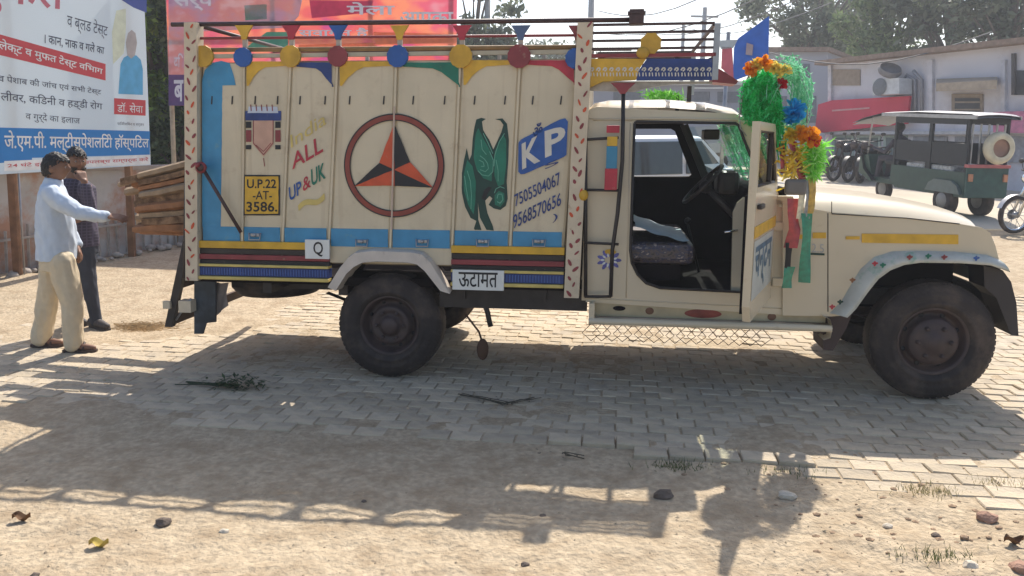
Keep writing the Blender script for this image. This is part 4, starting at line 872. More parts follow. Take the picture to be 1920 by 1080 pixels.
# --- bearded man behind him
g2 = G(170, 616); Y2 = g2.y+.05; g2.z = gz(g2.x, g2.y)
man2 = thing('person', g2, 'bearded person in dark checked shirt and jeans with hand at his chin', 'person', None)
A = lambda x, y, d=0.: at(x, y, Y2+d)
fc = -.75; an, af = A(180, 600, -.05), A(140, 600, .1); an.z = gr(an)+.10; af.z = gr(af)+.10
b = B(); hc = A(143, 302); head(b, hc, fc, .1); limb(b, [A(137, 335), A(141, 312)], [.06, .055]); limb(b, [A(137, 342), A(141, 390), A(150, 450)], [.07, .10, .10])
limb(b, [A(162, 352, -.06), A(170, 396, -.12), A(158, 340, -.16)], [.05, .04, .028]); limb(b, [A(116, 352, .06), A(112, 400, .10), A(135, 415, -.1)], [.05, .04, .028])
wr = A(158, 340, -.16); hand(b, wr, A(151, 320, -.13)-wr, (.7, -.6, .1), .55)
wl = A(135, 415, -.1); hand(b, wl, A(155, 405, -.13)-wl, (.1, -1, .2), .4)
for hp, kn, ak in (((156, 455), (167, 530), an), ((142, 455), (146, 530), af)): limb(b, [A(*hp), A(*kn, -.03), ak], [.08, .055, .038])
obj_from(remesh(b, .0065, 3), 'body', SKIN, man2, g2); hair_cap(hc, fc, .1, 1.06, HAIR, man2, g2, True, 4)
CHK = mat('checked_shirt', (.07, .05, .09), .8, var=.3, scale=10)
def check(m):
    n = m.node_tree; bs = n.nodes['Principled BSDF']; tc = n.nodes.new('ShaderNodeTexCoord'); out = None
    for d in ('X', 'Z'):
        wv = n.nodes.new('ShaderNodeTexWave'); wv.bands_direction = d; wv.inputs['Scale'].default_value = 11; n.links.new(tc.outputs['Object'], wv.inputs[0])
        rp = n.nodes.new('ShaderNodeValToRGB'); e = rp.color_ramp.elements; e[0].position = .78; e[1].position = .86; n.links.new(wv.outputs['Fac'], rp.inputs[0])
        mx = n.nodes.new('ShaderNodeMix'); mx.data_type = 'RGBA'; n.links.new(rp.outputs[0], mx.inputs[0])
        if out is None: mx.inputs[6].default_value = (.045, .038, .06, 1)
        else: n.links.new(out, mx.inputs[6])
        mx.inputs[7].default_value = (.085, .07, .105, 1); out = mx.outputs[2]
    n.links.new(out, bs.inputs['Base Color'])
check(CHK)
b = B(); loft(b, [(A(138, 334), .07, .065), (A(138, 341), .14, .085), (A(138, 352), .20, .10), (A(140, 380), .19, .12), (A(145, 420), .175, .125), (A(150, 462), .175, .13)], fc)
limb(b, [A(160, 354, -.06), A(170, 396, -.12), A(160, 350, -.155)], [.068, .056, .044]); limb(b, [A(117, 354, .06), A(112, 400, .10), A(128, 412, -.06)], [.068, .056, .044])
obj_from(remesh(b, .009, 3, .009), 'shirt', CHK, man2, g2)
b = B(); loft(b, [(A(150, 448), .155, .115), (A(151, 462), .165, .12), (A(152, 475), .165, .12)], fc)
for hp, kn, ak in (((157, 460), (167, 530), an), ((143, 460), (146, 530), af)): limb(b, [A(*hp), A(hp[0]*.5+kn[0]*.5, 495, -.015), A(*kn, -.03), ak-Vector((0, 0, .04))], [.098, .085, .068, .056])
obj_from(remesh(b, .009, 3, .010), 'trousers', mat('dark_jeans', (.035, .04, .055), .85, var=.2), man2, g2)
SHO = mat('dark_shoe', (.06, .05, .045), .6); sandal(Vector((an.x, an.y, gr(an))), -.5, SHO, man2, g2, shoe=True); sandal(Vector((af.x, af.y, gr(af))), -.5, SHO, man2, g2, shoe=True)

# ================================================================== WOOD LOAD (things lying in the bed)
wb_ = [((232, 340), (352, 318), 11, .22), ((255, 345), (352, 352), 12, .3), ((240, 358), (352, 340), 11, .45), ((262, 372), (352, 368), 14, .2), ((262, 392), (352, 386), 13, .3), ((262, 408), (352, 402), 12, .5),
       ((265, 424), (352, 418), 12, .22), ((270, 434), (352, 433), 9, .4), ((225, 345), (352, 308), 7, .65), ((258, 364), (352, 356), 10, .85), ((268, 400), (352, 395), 12, .8), ((262, 418), (352, 412), 11, 1.05), ((245, 350), (352, 330), 9, 1.1), ((266, 432), (352, 428), 11, .7)]
WOODB = mat('reddish_wood', (.26, .12, .055), .8, var=.35, scale=9, bump=.5, bscale=30); WOODC = mat('greyed_wood', (.27, .19, .12), .85, var=.35, scale=9, bump=.6, bscale=30)
wl_ = ['topmost split plank with its end tilted down', 'broad weathered plank second from the top', 'splintered plank near the top of the load', 'thick brown beam in the middle of the load', 'thick plank just below the middle beam', 'brown board lying third from the bottom', 'lower reddish board next to the bottom', 'thin bottom board of the wood load', 'thin branch sticking out furthest at the top', 'plank deeper in the load under the splintered one', 'squared beam deeper in the load behind the middle', 'board on the far side low in the load', 'narrow board on the far side near the top', 'bottom board deeper inside the load']
for k in range(9):
    yy = 322+k*13.2+random.uniform(-2, 2); x0 = 243+abs(k-3)*2.5+random.uniform(0, 24); wb_.append(((x0, yy+9*(1-k/9)), (352, yy-14*(1-k/9)), random.uniform(7.5, 12), random.choice((.06, .1, .16, 1.2)) if False else (.14 if k % 2 else .17))); wl_.append(('thin stick' if k % 3 else 'split lath')+(' %s in the loaded wood' % ('at the very top', 'near the top', 'in the upper part', 'just above the middle', 'right at the middle', 'just under the middle', 'in the lower half', 'almost at the bottom', 'lowest of all')[k]))
for i, ((x0, y0), (x1, y1), th, wv) in enumerate(wb_):
    a, c = P(x0, y0, wv), P(x1, y1, wv); c = c+(c-a).normalized()*(.9 if i != 8 else .7); h = th*2/255.
    wa, wc = TW(*a), TW(*c); b = B(); rows = []; d = (wc-wa); side = d.cross(Vector((0, 0, 1))).normalized(); n = 9; rd = random.Random(i)
    for j in range(n):
        p = wa.lerp(wc, j/(n-1)); k = 1 if j else .8; hw, hh = h*(.55+.5*rd.random()*0+.35)*k, h*.46*k*(1+rd.uniform(-.08, .08)); q = Vector((0, 0, rd.uniform(-.006, .006)))
        rows.append([p+q+side*hw*math.cos(t)*(1+.1*rd.random())+Vector((0, 0, 1))*hh*math.sin(t)*1.05 for t in ([.5, 1.2, 1.9, 2.6, 3.7, 4.4, 5.0, 5.8] if i % 3 else [.75, .85, 2.3, 2.4, 3.85, 3.95, 5.4, 5.5])])
    b.grid(rows, smooth=False, close=True); b.add(rows[0], [tuple(range(8))], mi=1); b.add(rows[-1], [tuple(range(7, -1, -1))], mi=1)
    single(b, 'wood_plank', [(WOOD, WOODB, WOODC)[i % 3], WOOD2], wa, wl_[i], 'plank', 'planks sticking out of the truck tail')

# ================================================================== GARLAND
def tinsel(name, c, r0, thick, m, n, label, cat, grp=None, ax=(0, 1, 0), arc=(0, 2*math.pi), squash=1., ln=.07, tw=.006):
    a, e = Vector((1, 0, 0)), Vector((0, 0, 1)); Y_ = Vector((0, 1, 0)); b = B(); rd = random.Random(5)
    for i in range(n):
        t = rd.uniform(*arc); q = rd.uniform(0, 2*math.pi); rr = r0+thick*math.cos(q)*rd.random()**.5; p = c+a*rr*math.cos(t)*squash+e*rr*math.sin(t)+Y_*thick*math.sin(q)
        d = Vector((rd.gauss(0, 1), rd.gauss(0, 1), rd.gauss(0, 1))).normalized(); s = d.cross(Vector((rd.random(), rd.random(), 1))).normalized()*tw; L = rd.uniform(.5, 1)*ln; m1 = p+d*L*.5+Vector((0, 0, L*.15))
        b.add([p-s, p+s, m1+s, m1-s, p+d*L], [(0, 1, 2, 3), (3, 2, 4)])
    return b
def shiny(name, col): return mat(name, col, .3, .1, var=.35, scale=30, spec=.8)
TG = leafmat('green_tinsel', (.01, .42, .06), (.02, .65, .14), (.10, .80, .30)); TL = leafmat('lime_tinsel', (.12, .5, .03), (.25, .75, .06), (.5, .85, .3))
TO = leafmat('orange_petals', (.75, .20, .01), (.85, .36, .02), (.9, .55, .05)); TB = leafmat('blue_petals', (.0, .16, .45), (.01, .35, .7), (.1, .5, .85)); TR = leafmat('red_petals', (.4, .01, .02), (.6, .03, .04), (.7, .1, .1)); TP = leafmat('pale_tinsel', (.10, .55, .25), (.22, .65, .38), (.45, .8, .6)); TY = leafmat('yellow_petals', (.6, .38, .02), (.75, .55, .04), (.85, .7, .2))
gp = lambda x, y, w=-.15: TW(*P(x, y, w))
cw = gp(1432, 180); wr_ = thing('tinsel_wreath', cw, 'big round green tinsel wreath with bright flowers fixed above the bonnet', 'wreath')
b = tinsel('', gp(1424, 188), .115, .075, TG, 3600, '', '', squash=.62, ln=.06, tw=.005); q_ = tinsel('', gp(1452, 215), .02, .07, TG, 900, '', '', ln=.07, squash=.5); b.add(q_.v, q_.f)
b.out('green_tinsel', TG, wr_, off=cw)
b = B(); rd = random.Random(31)
for k in range(52):                                   # airy loops of thin tinsel cord
    c2 = gp(rd.uniform(1462, 1480), rd.uniform(172, 200), rd.uniform(-.2, .1)); a_ = rd.uniform(.07, .165); e_ = rd.uniform(.13, .25); o2 = rd.uniform(-.25, .25)
    pts = [c2+Vector((a_*math.cos(t)+o2*.2*math.sin(t), .05*math.sin(t*2+k), e_*math.sin(t))) for t in [R(-100+rd.uniform(-3, 3)+i*16) for i in range(19)]]; b.tube(pts, .0026, 4, cap=False)
    for p in pts[2:-2]:
        for _ in range(4): d = Vector((rd.gauss(0, 1), rd.gauss(0, 1), rd.gauss(0, 1))).normalized()*.026; sv = d.cross(Vector((0, 1, .2))).normalized()*.0035; b.add([p-sv, p+sv, p+d], [(0, 1, 2)])
b.out('pale_green_tinsel', TP, wr_, off=cw)
b = B(); rd = random.Random(32)
for k in range(26):
    p0 = gp(rd.uniform(1446, 1462), rd.uniform(150, 200)); p1 = gp(rd.uniform(1448, 1475), rd.uniform(250, 300)); pts = [p0.lerp(p1, i/6)+Vector((rd.uniform(-.012, .012), rd.uniform(-.03, .03), 0)) for i in range(7)]; b.tube(pts, .004, 4, cap=False)
b.out('tinsel_strands', TG, wr_, off=cw)
b = B(); b.tube([gp(1389, 215), gp(1393, 170), gp(1412, 120), gp(1450, 112), gp(1495, 125), gp(1515, 180), gp(1512, 250)], .005, 6); b.tube([gp(1400, 255), gp(1388, 240), gp(1386, 195), gp(1394, 150)], .004, 6); b.tube([gp(1440, 262), gp(1440, 330, .0)], .008); b.out('wire_ring', STEEL, wr_, off=cw)
def flower(c, r, m, par, n=26, name='flower', off=None):
    b = B(); rd = random.Random(int(c.x*1e4) % 997)
    for i in range(n):
        d = Vector((rd.gauss(0, 1), rd.gauss(-.8, .8), rd.gauss(0, 1))).normalized(); s = d.cross(Vector((rd.gauss(0, 1), rd.gauss(0, 1), rd.gauss(0, 1)))).normalized()*r*.34; tip = c+d*r; mid = c+d*r*.6; nn = d.cross(s).normalized()*r*.12
        b.add([c, mid+s+nn, tip+s*.5, tip-s*.5, mid-s+nn], [(0, 1, 2, 3, 4)])
    return b.out(name, m, par, off=off if off is not None else cw)
for x, y, r, m in ((1408, 130, .055, TO), (1432, 118, .06, TO), (1452, 128, .05, TY), (1470, 135, .055, TY), (1418, 122, .05, TY), (1465, 158, .045, TR), (1488, 208, .085, TB), (1482, 218, .07, TB), (1518, 257, .075, TO), (1502, 250, .06, TO), (1482, 254, .055, TY), (1527, 263, .05, TR)): flower(gp(x, y, -.2), r, m, wr_)
def ribbon(pts, wd, m, label, name='ribbon_streamer'):
    rows = []; b = B(); n = len(pts)
    fine = []
    for (a, c) in zip(pts, pts[1:]):
        for j in range(5): fine.append(Vector(a).lerp(Vector(c), j/5))
    fine.append(Vector(pts[-1]))
    for j, p in enumerate(fine): q = Vector((math.cos(.5*math.sin(j*.23))*wd/2, .16*wd*math.sin(j*.31), .0)); rows.append([p-q, p-q*.3+Vector((0, -.006, 0)), p+q*.4, p+q])
    b.grid(rows, smooth=True); o = single(b, name, m, fine[-1], label, 'ribbon', 'festive ribbons hanging beside the cab door'); return o
GRR = shiny('green_ribbon', (.0, .20, .12)); RDR = shiny('red_ribbon', (.34, .02, .03)); WYR = shiny('white_ribbon', (.65, .6, .45)); ORR = shiny('ochre_ribbon', (.45, .28, .04)); GYR = shiny('grey_ribbon', (.22, .24, .26)); DKR = mat('dark_tail', (.02, .02, .018), .7)
ribbon([gp(1513, 400), gp(1513, 440), gp(1510, 480), gp(1508, 530)], .075, GRR, 'long straight green ribbon hanging in front of the wing')
ribbon([gp(1481, 500), gp(1477, 520), gp(1475, 540)], .075, GRR, 'short green ribbon end below the dark tuft')
ribbon([gp(1488, 372), gp(1486, 400), gp(1490, 430), gp(1482, 465)], .085, RDR, 'wide red ribbon hanging under the wing mirror')
ribbon([gp(1480, 455), gp(1478, 480), gp(1476, 510)], .05, DKR, 'dark tuft hanging from the red ribbon end')
ribbon([gp(1485, 265), gp(1496, 300), gp(1504, 335), gp(1503, 352)], .06, RDR, 'slanting red ribbon between the orange flowers and the mirror')
ribbon([gp(1462, 262), gp(1468, 290), gp(1470, 325)], .05, RDR, 'short red ribbon close behind the door window')
ribbon([gp(1506, 350), gp(1502, 380), gp(1499, 410)], .05, WYR, 'narrow white ribbon beside the long green one')
ribbon([gp(1522, 330), gp(1524, 360), gp(1521, 385), gp(1516, 400)], .055, ORR, 'ochre ribbon under the lime tinsel tuft')
ribbon([gp(1516, 338), gp(1517, 370), gp(1512, 410)], .05, GYR, 'grey ribbon tucked behind the ochre one')
ct = gp(1526, 300); b = B(); rd = random.Random(8)
for i in range(900):
    t = rd.random(); p = ct+Vector((rd.gauss(0, .03)*(1.3-t), rd.gauss(0, .02), (t-.5)*-.22)); d = Vector((rd.gauss(0, 1), rd.gauss(0, .6), rd.gauss(-.3, 1))).normalized(); s = d.cross(Vector((0, 1, .3))).normalized()*.005; b.add([p-s, p+s, p+d*.07], [(0, 1, 2)])
single(b, 'tinsel_tuft', TL, ct-Vector((0, 0, .12)), 'lime green tinsel tuft hanging below the orange flowers', 'tinsel')
ct = gp(1487, 300); b = B()
for i in range(160):
    p = ct+Vector((rd.gauss(0, .035), rd.gauss(0, .02), rd.gauss(0, .08))); d = Vector((rd.gauss(0, 1), rd.gauss(0, .5), rd.gauss(0, .6))).normalized(); s = d.cross(Vector((0, 1, .3))).normalized()*.006; b.add([p-s, p+s, p+d*.07+s, p+d*.07-s], [(0, 1, 2, 3)])
single(b, 'tinsel_tuft', TY, ct-Vector((0, 0, .12)), 'pale yellow tinsel scraps between the two red ribbons', 'tinsel')
ct = TW(*P(1245, 183, 1.5)); b = B()
for i in range(420):
    p = ct+Vector((rd.gauss(0, .065), rd.gauss(0, .05), rd.gauss(0, .022))); d = Vector((rd.gauss(0, 1), rd.gauss(0, .6), rd.gauss(0, 1))).normalized(); s = d.cross(Vector((0, 1, .3))).normalized()*.006; b.add([p-s, p+s, p+d*.07], [(0, 1, 2)])
single(b, 'tinsel_bunch', TL, ct-Vector((0, 0, .08)), 'light green tinsel bunch lying on the far edge of the cab roof', 'tinsel')
b = B(); rd = random.Random(77)
for k in range(120):
    wv = rd.uniform(.25, 1.35); f = (wv-W0)/(W1-W0); x0 = wt.x+.12+.08*(1-(2*f-1)**2)-SKW*f; z_ = wt.z-rd.uniform(-.02, .1); L = rd.uniform(.12, .50); sl = (wb.x-wt.x)/(wt.z-wb.z)
    pts = [TW(x0+sl*L*i/5+rd.uniform(-.008, .008), wv+rd.uniform(-.03, .03), z_-L*i/5) for i in range(6)]; b.tube(pts, .003, 3, cap=False)
    for p in pts:
        for _ in range(3): d = Vector((rd.gauss(0, 1), rd.gauss(0, 1), rd.gauss(0, 1))).normalized()*.03; sv = d.cross(Vector((0, 1, .2))).normalized()*.004; b.add([p-sv, p+sv, p+d], [(0, 1, 2)])
single(b, 'tinsel_curtain', TP, TW(wt.x+.2, .8, wt.z-.4), 'pale green tinsel strands draped in front of the truck windscreen', 'tinsel')
# rag hanging under the chassis
b = B(); q = [TW(*P(x, y, .12)) for x, y in ((872, 588), (885, 605), (898, 622), (903, 638))]; b.tube(q, .008); e = TW(*P(905, 655, .12)); b.sphere((e.x, e.y, e.z), (.045, .025, .085), 12)
single(b, 'hanging_rag', mat('rag_brown', (.09, .045, .025), .8), e-Vector((0, 0, .09)), 'brown rag bundle dangling on a cord under the bed', 'rag')
# folded cloth on the seat
rows = []; a = P(1190, 452, .25); c = P(1290, 462, .25)
for j in range(9):
    wv = .2+.9*j/8; rows.append([(a.x+(c.x-a.x)*i/10, wv, sz+.015+.10*max(0, 1-i/9)**1.2*(1+.15*math.sin(j*.9))+.006*math.sin(i*1.3+j*2)) for i in range(11)])
b = B(); b.grid(rows); bb = B(); bb.v = [tuple(TW(*p)) for p in b.v]; bb.f = b.f; bb.sm = b.sm; bb.mi = b.mi
single(bb, 'folded_cloth', mat('pale_blue_cloth', (.42, .50, .56), .8), TW(a.x, .6, sz), 'pale blue cloth thrown over the patterned driver seat', 'cloth')
# ================================================================== LEFT: hoarding, wall, trees
ga, gb = G(35, 520), G(248, 480); HP = VPlane(ga, gb); dv = HP.d
bbd = thing('hoarding', ga, 'tall white and blue hospital advertising board on wooden posts beside the two men', 'billboard')
pw = mat('post_wood', (.20, .10, .05), .8, var=.3, scale=7, bump=.3)
for x, y0 in ((34, 520), (248, 480), (-40, 540)):
    g = HP(x, y0, -.06); g.z = gz(g.x, g.y); t = HP(x, -30, -.06); b = B(); b.bar((g.x, g.y, g.z-.1), (g.x, g.y, max(3.6, t.z)), .085, .07, (0, 1, 0)); b.out('post', pw, bbd, off=ga)
b = B(); g = HP(47, 525, -.02); b.tube([(g.x, g.y, g.z), (g.x, g.y, 1.4)], .012); b.out('guy_rod', STEEL, bbd, off=ga)
def HB(pts, m, name, d=.03, par=bbd, off=ga, V=HP): b = B(); b.flat([V(x, y, d) for x, y in pts]); return b.out(name, m, par, off=off)
BW = flexible(mat('board_white', (.66, .75, .80), .4, var=.04, scale=.8), k=.45)
L0, L1 = -130, 279
def bx(x, y0z, y1z, d0, d1, m, name):
    pass
lft = HP(L0, 335); rgt = HP(280, 309); zt = 4.4
q = [Vector((lft.x, lft.y, lft.z)), Vector((rgt.x, rgt.y, rgt.z)), Vector((rgt.x, rgt.y, zt)), Vector((lft.x, lft.y, zt))]
b = B(); b.flat([p+HP.n*.03 for p in q]); b.out('board_sheet', BW, bbd, off=ga)
BLU = mat('board_blue', (.02, .20, .52), .4, var=.04); BRD = mat('board_red', (.55, .06, .07), .4, var=.06); BIN = mat('board_ink', (.05, .06, .10), .45); BWT = mat('board_lettering_white', (.78, .78, .76), .4); BPK = mat('board_pink_letters', (.52, .14, .18), .4)
HB([(L0, 236), (281, 246), (281, 290), (60, 296), (60, 300), (L0, 318)], BLU, 'blue_field', .034); HB([(8, 302), (281, 290), (281, 308), (8, 321)], BWT, 'white_strip', .036); HB([(L0, 28), (198, 120), (198, 151), (L0, 72)], BRD, 'red_field', .034)
HB([(214, 184), (273, 188), (273, 217), (214, 214)], BRD, 'red_caption', .034); HB([(226, -30), (275, -30), (275, 24), (250, 14), (228, 0)], mat('board_navy', (.05, .08, .30), .4), 'navy_corner', .034)
def HT(body, qd, m, d=.037, fat=.0, par=bbd, off=ga, V=HP): b = text(body, [V(x, y, d) for x, y in qd], fat=min(fat, .012)); return b.out('lettering', m, par, off=off)
HT('मुफत', [(-60, 22), (120, 40), (122, -34), (-60, -70)], BPK, fat=.03); HT('व ब्लड टेस्ट', [(126, 58), (201, 74), (203, 44), (126, 20)], BIN); HT('। कान, नाक व गले का', [(84, 84), (195, 104), (196, 84), (84, 58)], BIN, fat=.01)
HT('एडवांस कलेक्ट व मुफत टेस्ट विभाग', [(-90, 76), (192, 143), (193, 126), (-90, 46)], BWT, fat=.02); HT('एक्स रे, खून व पेशाब की जांच एवं सभी टेस्ट', [(-100, 146), (190, 180), (190, 166), (-100, 122)], BIN, fat=.005)
HT('पेट, सीना, लीवर, किडनी व हड्डी रोग', [(-90, 186), (192, 210), (192, 190), (-90, 158)], BIN, fat=.005); HT('व गुर्दे का इलाज', [(48, 228), (150, 236), (150, 218), (48, 208)], BIN)
HT('जे.एम.पी. मल्टीस्पेशलिटी हॉस्पिटल', [(8, 288), (279, 283), (279, 254), (8, 244)], BWT, fat=.03); HT('24 घंटे इमरजेंसी सेवा उपलब्ध सम्पर्क करें', [(14, 316), (278, 304), (278, 294), (14, 306)], BRD, fat=.01)
HT('डॉ. सेवा', [(220, 210), (268, 212), (268, 194), (220, 191)], BWT); HT('फिजीशियन व सर्जन', [(220, 236), (270, 238), (270, 230), (220, 228)], BIN)
HB([(222, 176), (226, 120), (232, 108), (243, 102), (256, 104), (264, 112), (268, 130), (268, 178)], mat('print_blue_shirt', (.10, .38, .62), .4), 'printed_figure', .035); HB([(239, 104), (236, 80), (240, 62), (247, 56), (254, 62), (257, 80), (253, 104), (246, 110)], mat('print_skin', (.42, .38, .36), .4), 'printed_head', .036)
HB([(210, 60), (218, 20), (236, 16), (236, 56), (232, 100), (212, 120)], mat('print_cream', (.62, .66, .5), .4), 'pale_patch', .034)
# boundary wall behind the hoarding
wa_, wb2 = G(-40, 526), G(190, 482); WP = VPlane(ga, gb)
w0 = ga-WP.n*.35-dv*3; w1 = ga-WP.n*.35+dv*5.6
WALL = mat('old_plaster', (.46, .44, .42), .9, var=.12, scale=3, bump=.3, bscale=15, col2=(.42, .24, .16), c2lo=.5, c2hi=.62, c2scale=1.1)
wl = thing('boundary_wall', w0, 'stained plaster boundary wall running behind the hoarding posts', 'wall')
b = B(); z0 = min(gz(w0.x, w0.y), gz(w1.x, w1.y))-.2; b.prism([Vector((w0.x, w0.y, z0)), Vector((w1.x, w1.y, z0)), Vector((w1.x, w1.y, 1.25)), Vector((w0.x, w0.y, 1.25))], -WP.n*.2); b.out('wall_body', WALL, wl, off=w0)
b = B(); b.prism([Vector((w0.x, w0.y, 1.25)), Vector((w1.x, w1.y, 1.25)), Vector((w1.x, w1.y, 1.31)), Vector((w0.x, w0.y, 1.31))], -WP.n*.26); b.v = [tuple(Vector(v)+WP.n*.03) for v in b.v]; b.out('wall_coping', mat('coping', (.35, .3, .26), .9), wl, off=w0)
k = 0
while k < 8.4:                                        # upright battens leaning along the wall
    p = w0+dv*k+WP.n*.04; z = gz(p.x, p.y); b = B(); b.bar((p.x, p.y, z), (p.x+random.uniform(-.02, .02), p.y, z+random.uniform(.5, .62)), .03, .02, (0, 1, 0)); b.out('batten', mat('batten_grey', (.34, .31, .28), .85, var=.3), wl, off=w0); k += .145
b = B(); a = w0+WP.n*.065; c = w1+WP.n*.065; b.bar((a.x, a.y, gz(a.x, a.y)+.42), (c.x, c.y, gz(c.x, c.y)+.42), .02, .03); b.out('batten_rail', MC['batten_grey'], wl, off=w0)
b = B(); random.seed(21)
for i in range(60):
    p = ga-WP.n*.12+dv*random.uniform(-1, 3.6); r = random.uniform(.03, .09); z = gz(p.x, p.y); b.sphere((p.x+random.uniform(-.1, .1), p.y, z+r*.3), (r, r*.8, r*.6), 6)
o = b.out('rubble', mat('rubble', (.34, .30, .26), .95, var=.3)); tag(o, 'strewn grey rubble along the foot of the boundary wall', 'rubble', kind='stuff')
# bamboo and brush fence further right behind the wood
fg = G(300, 470); fen = thing('fence', fg, 'low dry stick fence behind the protruding wood', 'fence')
for i in range(34):
    p = fg+Vector((-.9+i*.11, .25+i*.05, 0)); p.z = gz(p.x, p.y); b = B(); h = random.uniform(.75, 1.15); b.tube([p, p+Vector((random.uniform(-.05, .05), 0, h))], .018, 5); b.out('stick', mat('stick', (.26, .19, .12), .9, var=.3), fen, off=fg)
# trees
def tree(name, base, h, r, n, leaf, label, group=None, low=.35, lean=(0, 0), sz=.09, trunk=(.13, .10, .08), open_=.0, seed=0, clumps=26, sq=.8):
    rd = random.Random(seed); t = thing(name, base, label, 'tree', group)
    tm = mat('bark%s' % seed, trunk, .9, var=.3, bump=.4, scale=5); b = B(); top = Vector((lean[0], lean[1], h*.62))
    b.tube([(0, 0, -.2), top*.33+Vector((rd.uniform(-.1, .1), 0, 0)), top*.66, top], [h*.028+.04, h*.024+.03, h*.018+.02, h*.01], 10)
    cs = []
    for i in range(clumps):
        a = rd.uniform(0, 6.28); f = rd.uniform(0, 1)**.5; z = rd.uniform(low, .97)*h; env = math.sin(math.pi*min(1, max(.08, (z/h-low)/(1.02-low)*.86+.14)))**.6
        c = Vector((lean[0]*z/h+r*f*env*math.cos(a), lean[1]*z/h+r*f*env*math.sin(a)*sq, z)); cs.append((c, rd.uniform(.20, .38)*r)); s = top*min(1, (z/h)*.8)
        b.tube([s, s.lerp(c, .5)+Vector((0, 0, .05*h)), c], [h*.009+.012, h*.005+.008, .008], 5, cap=False)
    b.v = [tuple(Vector(v)+Vector(base)) for v in b.v]; b.out('trunk', tm, t, off=base)
    lb = B(); per = n//clumps
    for c, cr2 in cs:
        for j in range(per):
            d = Vector((rd.gauss(0, 1), rd.gauss(0, 1), rd.gauss(0, .75))).normalized()*cr2*rd.uniform(.25, 1.05); p = c+d; q = Vector((rd.gauss(0, 1), rd.gauss(0, 1), rd.gauss(0, .8)-.4)).normalized(); s = q.cross(Vector((rd.gauss(0, 1), rd.gauss(0, 1), rd.gauss(0, 1)))).normalized(); L = sz*rd.uniform(.6, 1.3)
            lb.add([p-q*L, p+s*L*.42, p+q*L, p-s*L*.42], [(0, 1, 2, 3)])
    me = bpy.data.meshes.new('crown'); me.from_pydata(lb.v, [], lb.f); me.materials.append(leaf); o = bpy.data.objects.new('crown', me); SC.collection.objects.link(o); o.parent = t; return t
LG = leafmat('leaf_green', (.06, .13, .015), (.16, .28, .03), (.30, .42, .06)); LD = leafmat('leaf_dark', (.02, .045, .015), (.045, .08, .03), (.09, .13, .05)); LP = leafmat('leaf_pale', (.10, .16, .05), (.17, .25, .09), (.28, .34, .15))
p = at(300, 300, 17.2); p.z = gz(p.x, p.y)-.05; tree('leafy_tree', p, 7.2, 1.7, 20000, LG, 'sunlit green tree filling the gap between the two hoardings', low=.06, sz=.13, seed=2, clumps=60)
p = at(345, 300, 16.6); p.z = gz(p.x, p.y)-.05; tree('leafy_tree', p, 4.6, 1.7, 11000, LD, 'darker shrubby tree low behind the pink hoarding post', low=.08, sz=.09, seed=5, clumps=34)
# ================================================================== pink hoarding behind the truck
def backboard(): pass
Yb = 14.0; a = at(316, 190, Yb+.8); c = at(856, 150, Yb-.3); gA = Vector((a.x, a.y, gz(a.x, a.y))); gB = Vector((c.x, c.y, gz(c.x, c.y))); PP = VPlane(gA, gB)
ph = thing('hoarding', gA, 'pink and orange advertising board rising behind the truck bed', 'billboard')
zlo = PP(320, 198).z; zhi = PP(330, -60).z; l_, r_ = PP(315, 100), PP(856, 100)
b = B(); b.flat([Vector((l_.x, l_.y, zlo)), Vector((r_.x, r_.y, zlo)), Vector((r_.x, r_.y, zhi)), Vector((l_.x, l_.y, zhi))]); b.out('board_sheet', printmat('pink_print', ((.42, .05, .20), (.62, .10, .10), (.72, .22, .12), (.62, .10, .16), (.60, .30, .34)), .9, 3., True), ph, off=gA)
def PB(pts, m, name='printed_shape', d=.006): b = B(); b.flat([PP(x, y, d) for x, y in pts]); return b.out(name, m, ph, off=gA)
LIL = printmat('lilac_print', ((.30, .24, .42), (.55, .48, .62), (.66, .42, .42), (.72, .66, .72)), 1.6, 8., True)
PB([(316, -40), (575, -40), (560, 30), (540, 52), (352, 60), (346, 196), (316, 198)], LIL, 'lilac_field'); PB([(316, 140), (347, 140), (347, 198), (316, 198)], mat('violet_print', (.16, .10, .30), .5), 'violet_field', .008)
flexible(mat('print_green', (.08, .42, .30), .5)); flexible(mat('print_orange', (.72, .26, .12), .5)); flexible(mat('print_magenta', (.5, .05, .16), .5)); flexible(mat('violet_print', (.16, .10, .30), .5)); PWH = mat('print_white', (.70, .66, .72), .5); PGN = mat('print_green', (.08, .42, .30), .5); POR = mat('print_orange', (.72, .26, .12), .5); PMG = mat('print_magenta', (.5, .05, .16), .5)
PB([(458, 10), (500, 8), (500, 36), (460, 38)], PGN); PB([(500, 60), (540, 60), (540, 90), (460, 90)], PGN); PB([(580, 0), (700, 2), (690, 24), (585, 34)], PMG); PB([(700, 60), (850, 64), (850, 80), (705, 84)], POR); PB([(560, 84), (700, 80), (720, 100), (560, 106)], POR)
for body, x0, x1, y0, y1 in (('सर्व', 325, 400, -10, 20), ('मेला', 650, 740, 4, 28), ('आपका', 750, 850, 22, 46), ('स्वागत है', 560, 690, 52, 72), ('दि', 326, 344, 100, 128), ('ब', 326, 344, 150, 190)):
    b = text(body, [PP(x0, y1, .012), PP(x1, y1, .012), PP(x1, y0, .012), PP(x0, y0, .012)], fat=.02); b.out('lettering', PWH, ph, off=gA)
for x in (322, 520, 700, 848):
    t = PP(x, 190, -.1); z = gz(t.x, t.y); b = B(); b.tube([(t.x, t.y, z-.1), (t.x, t.y, zhi)], .045, 8); b.out('post', mat('bamboo', (.42, .34, .25), .7, var=.2), ph, off=gA)
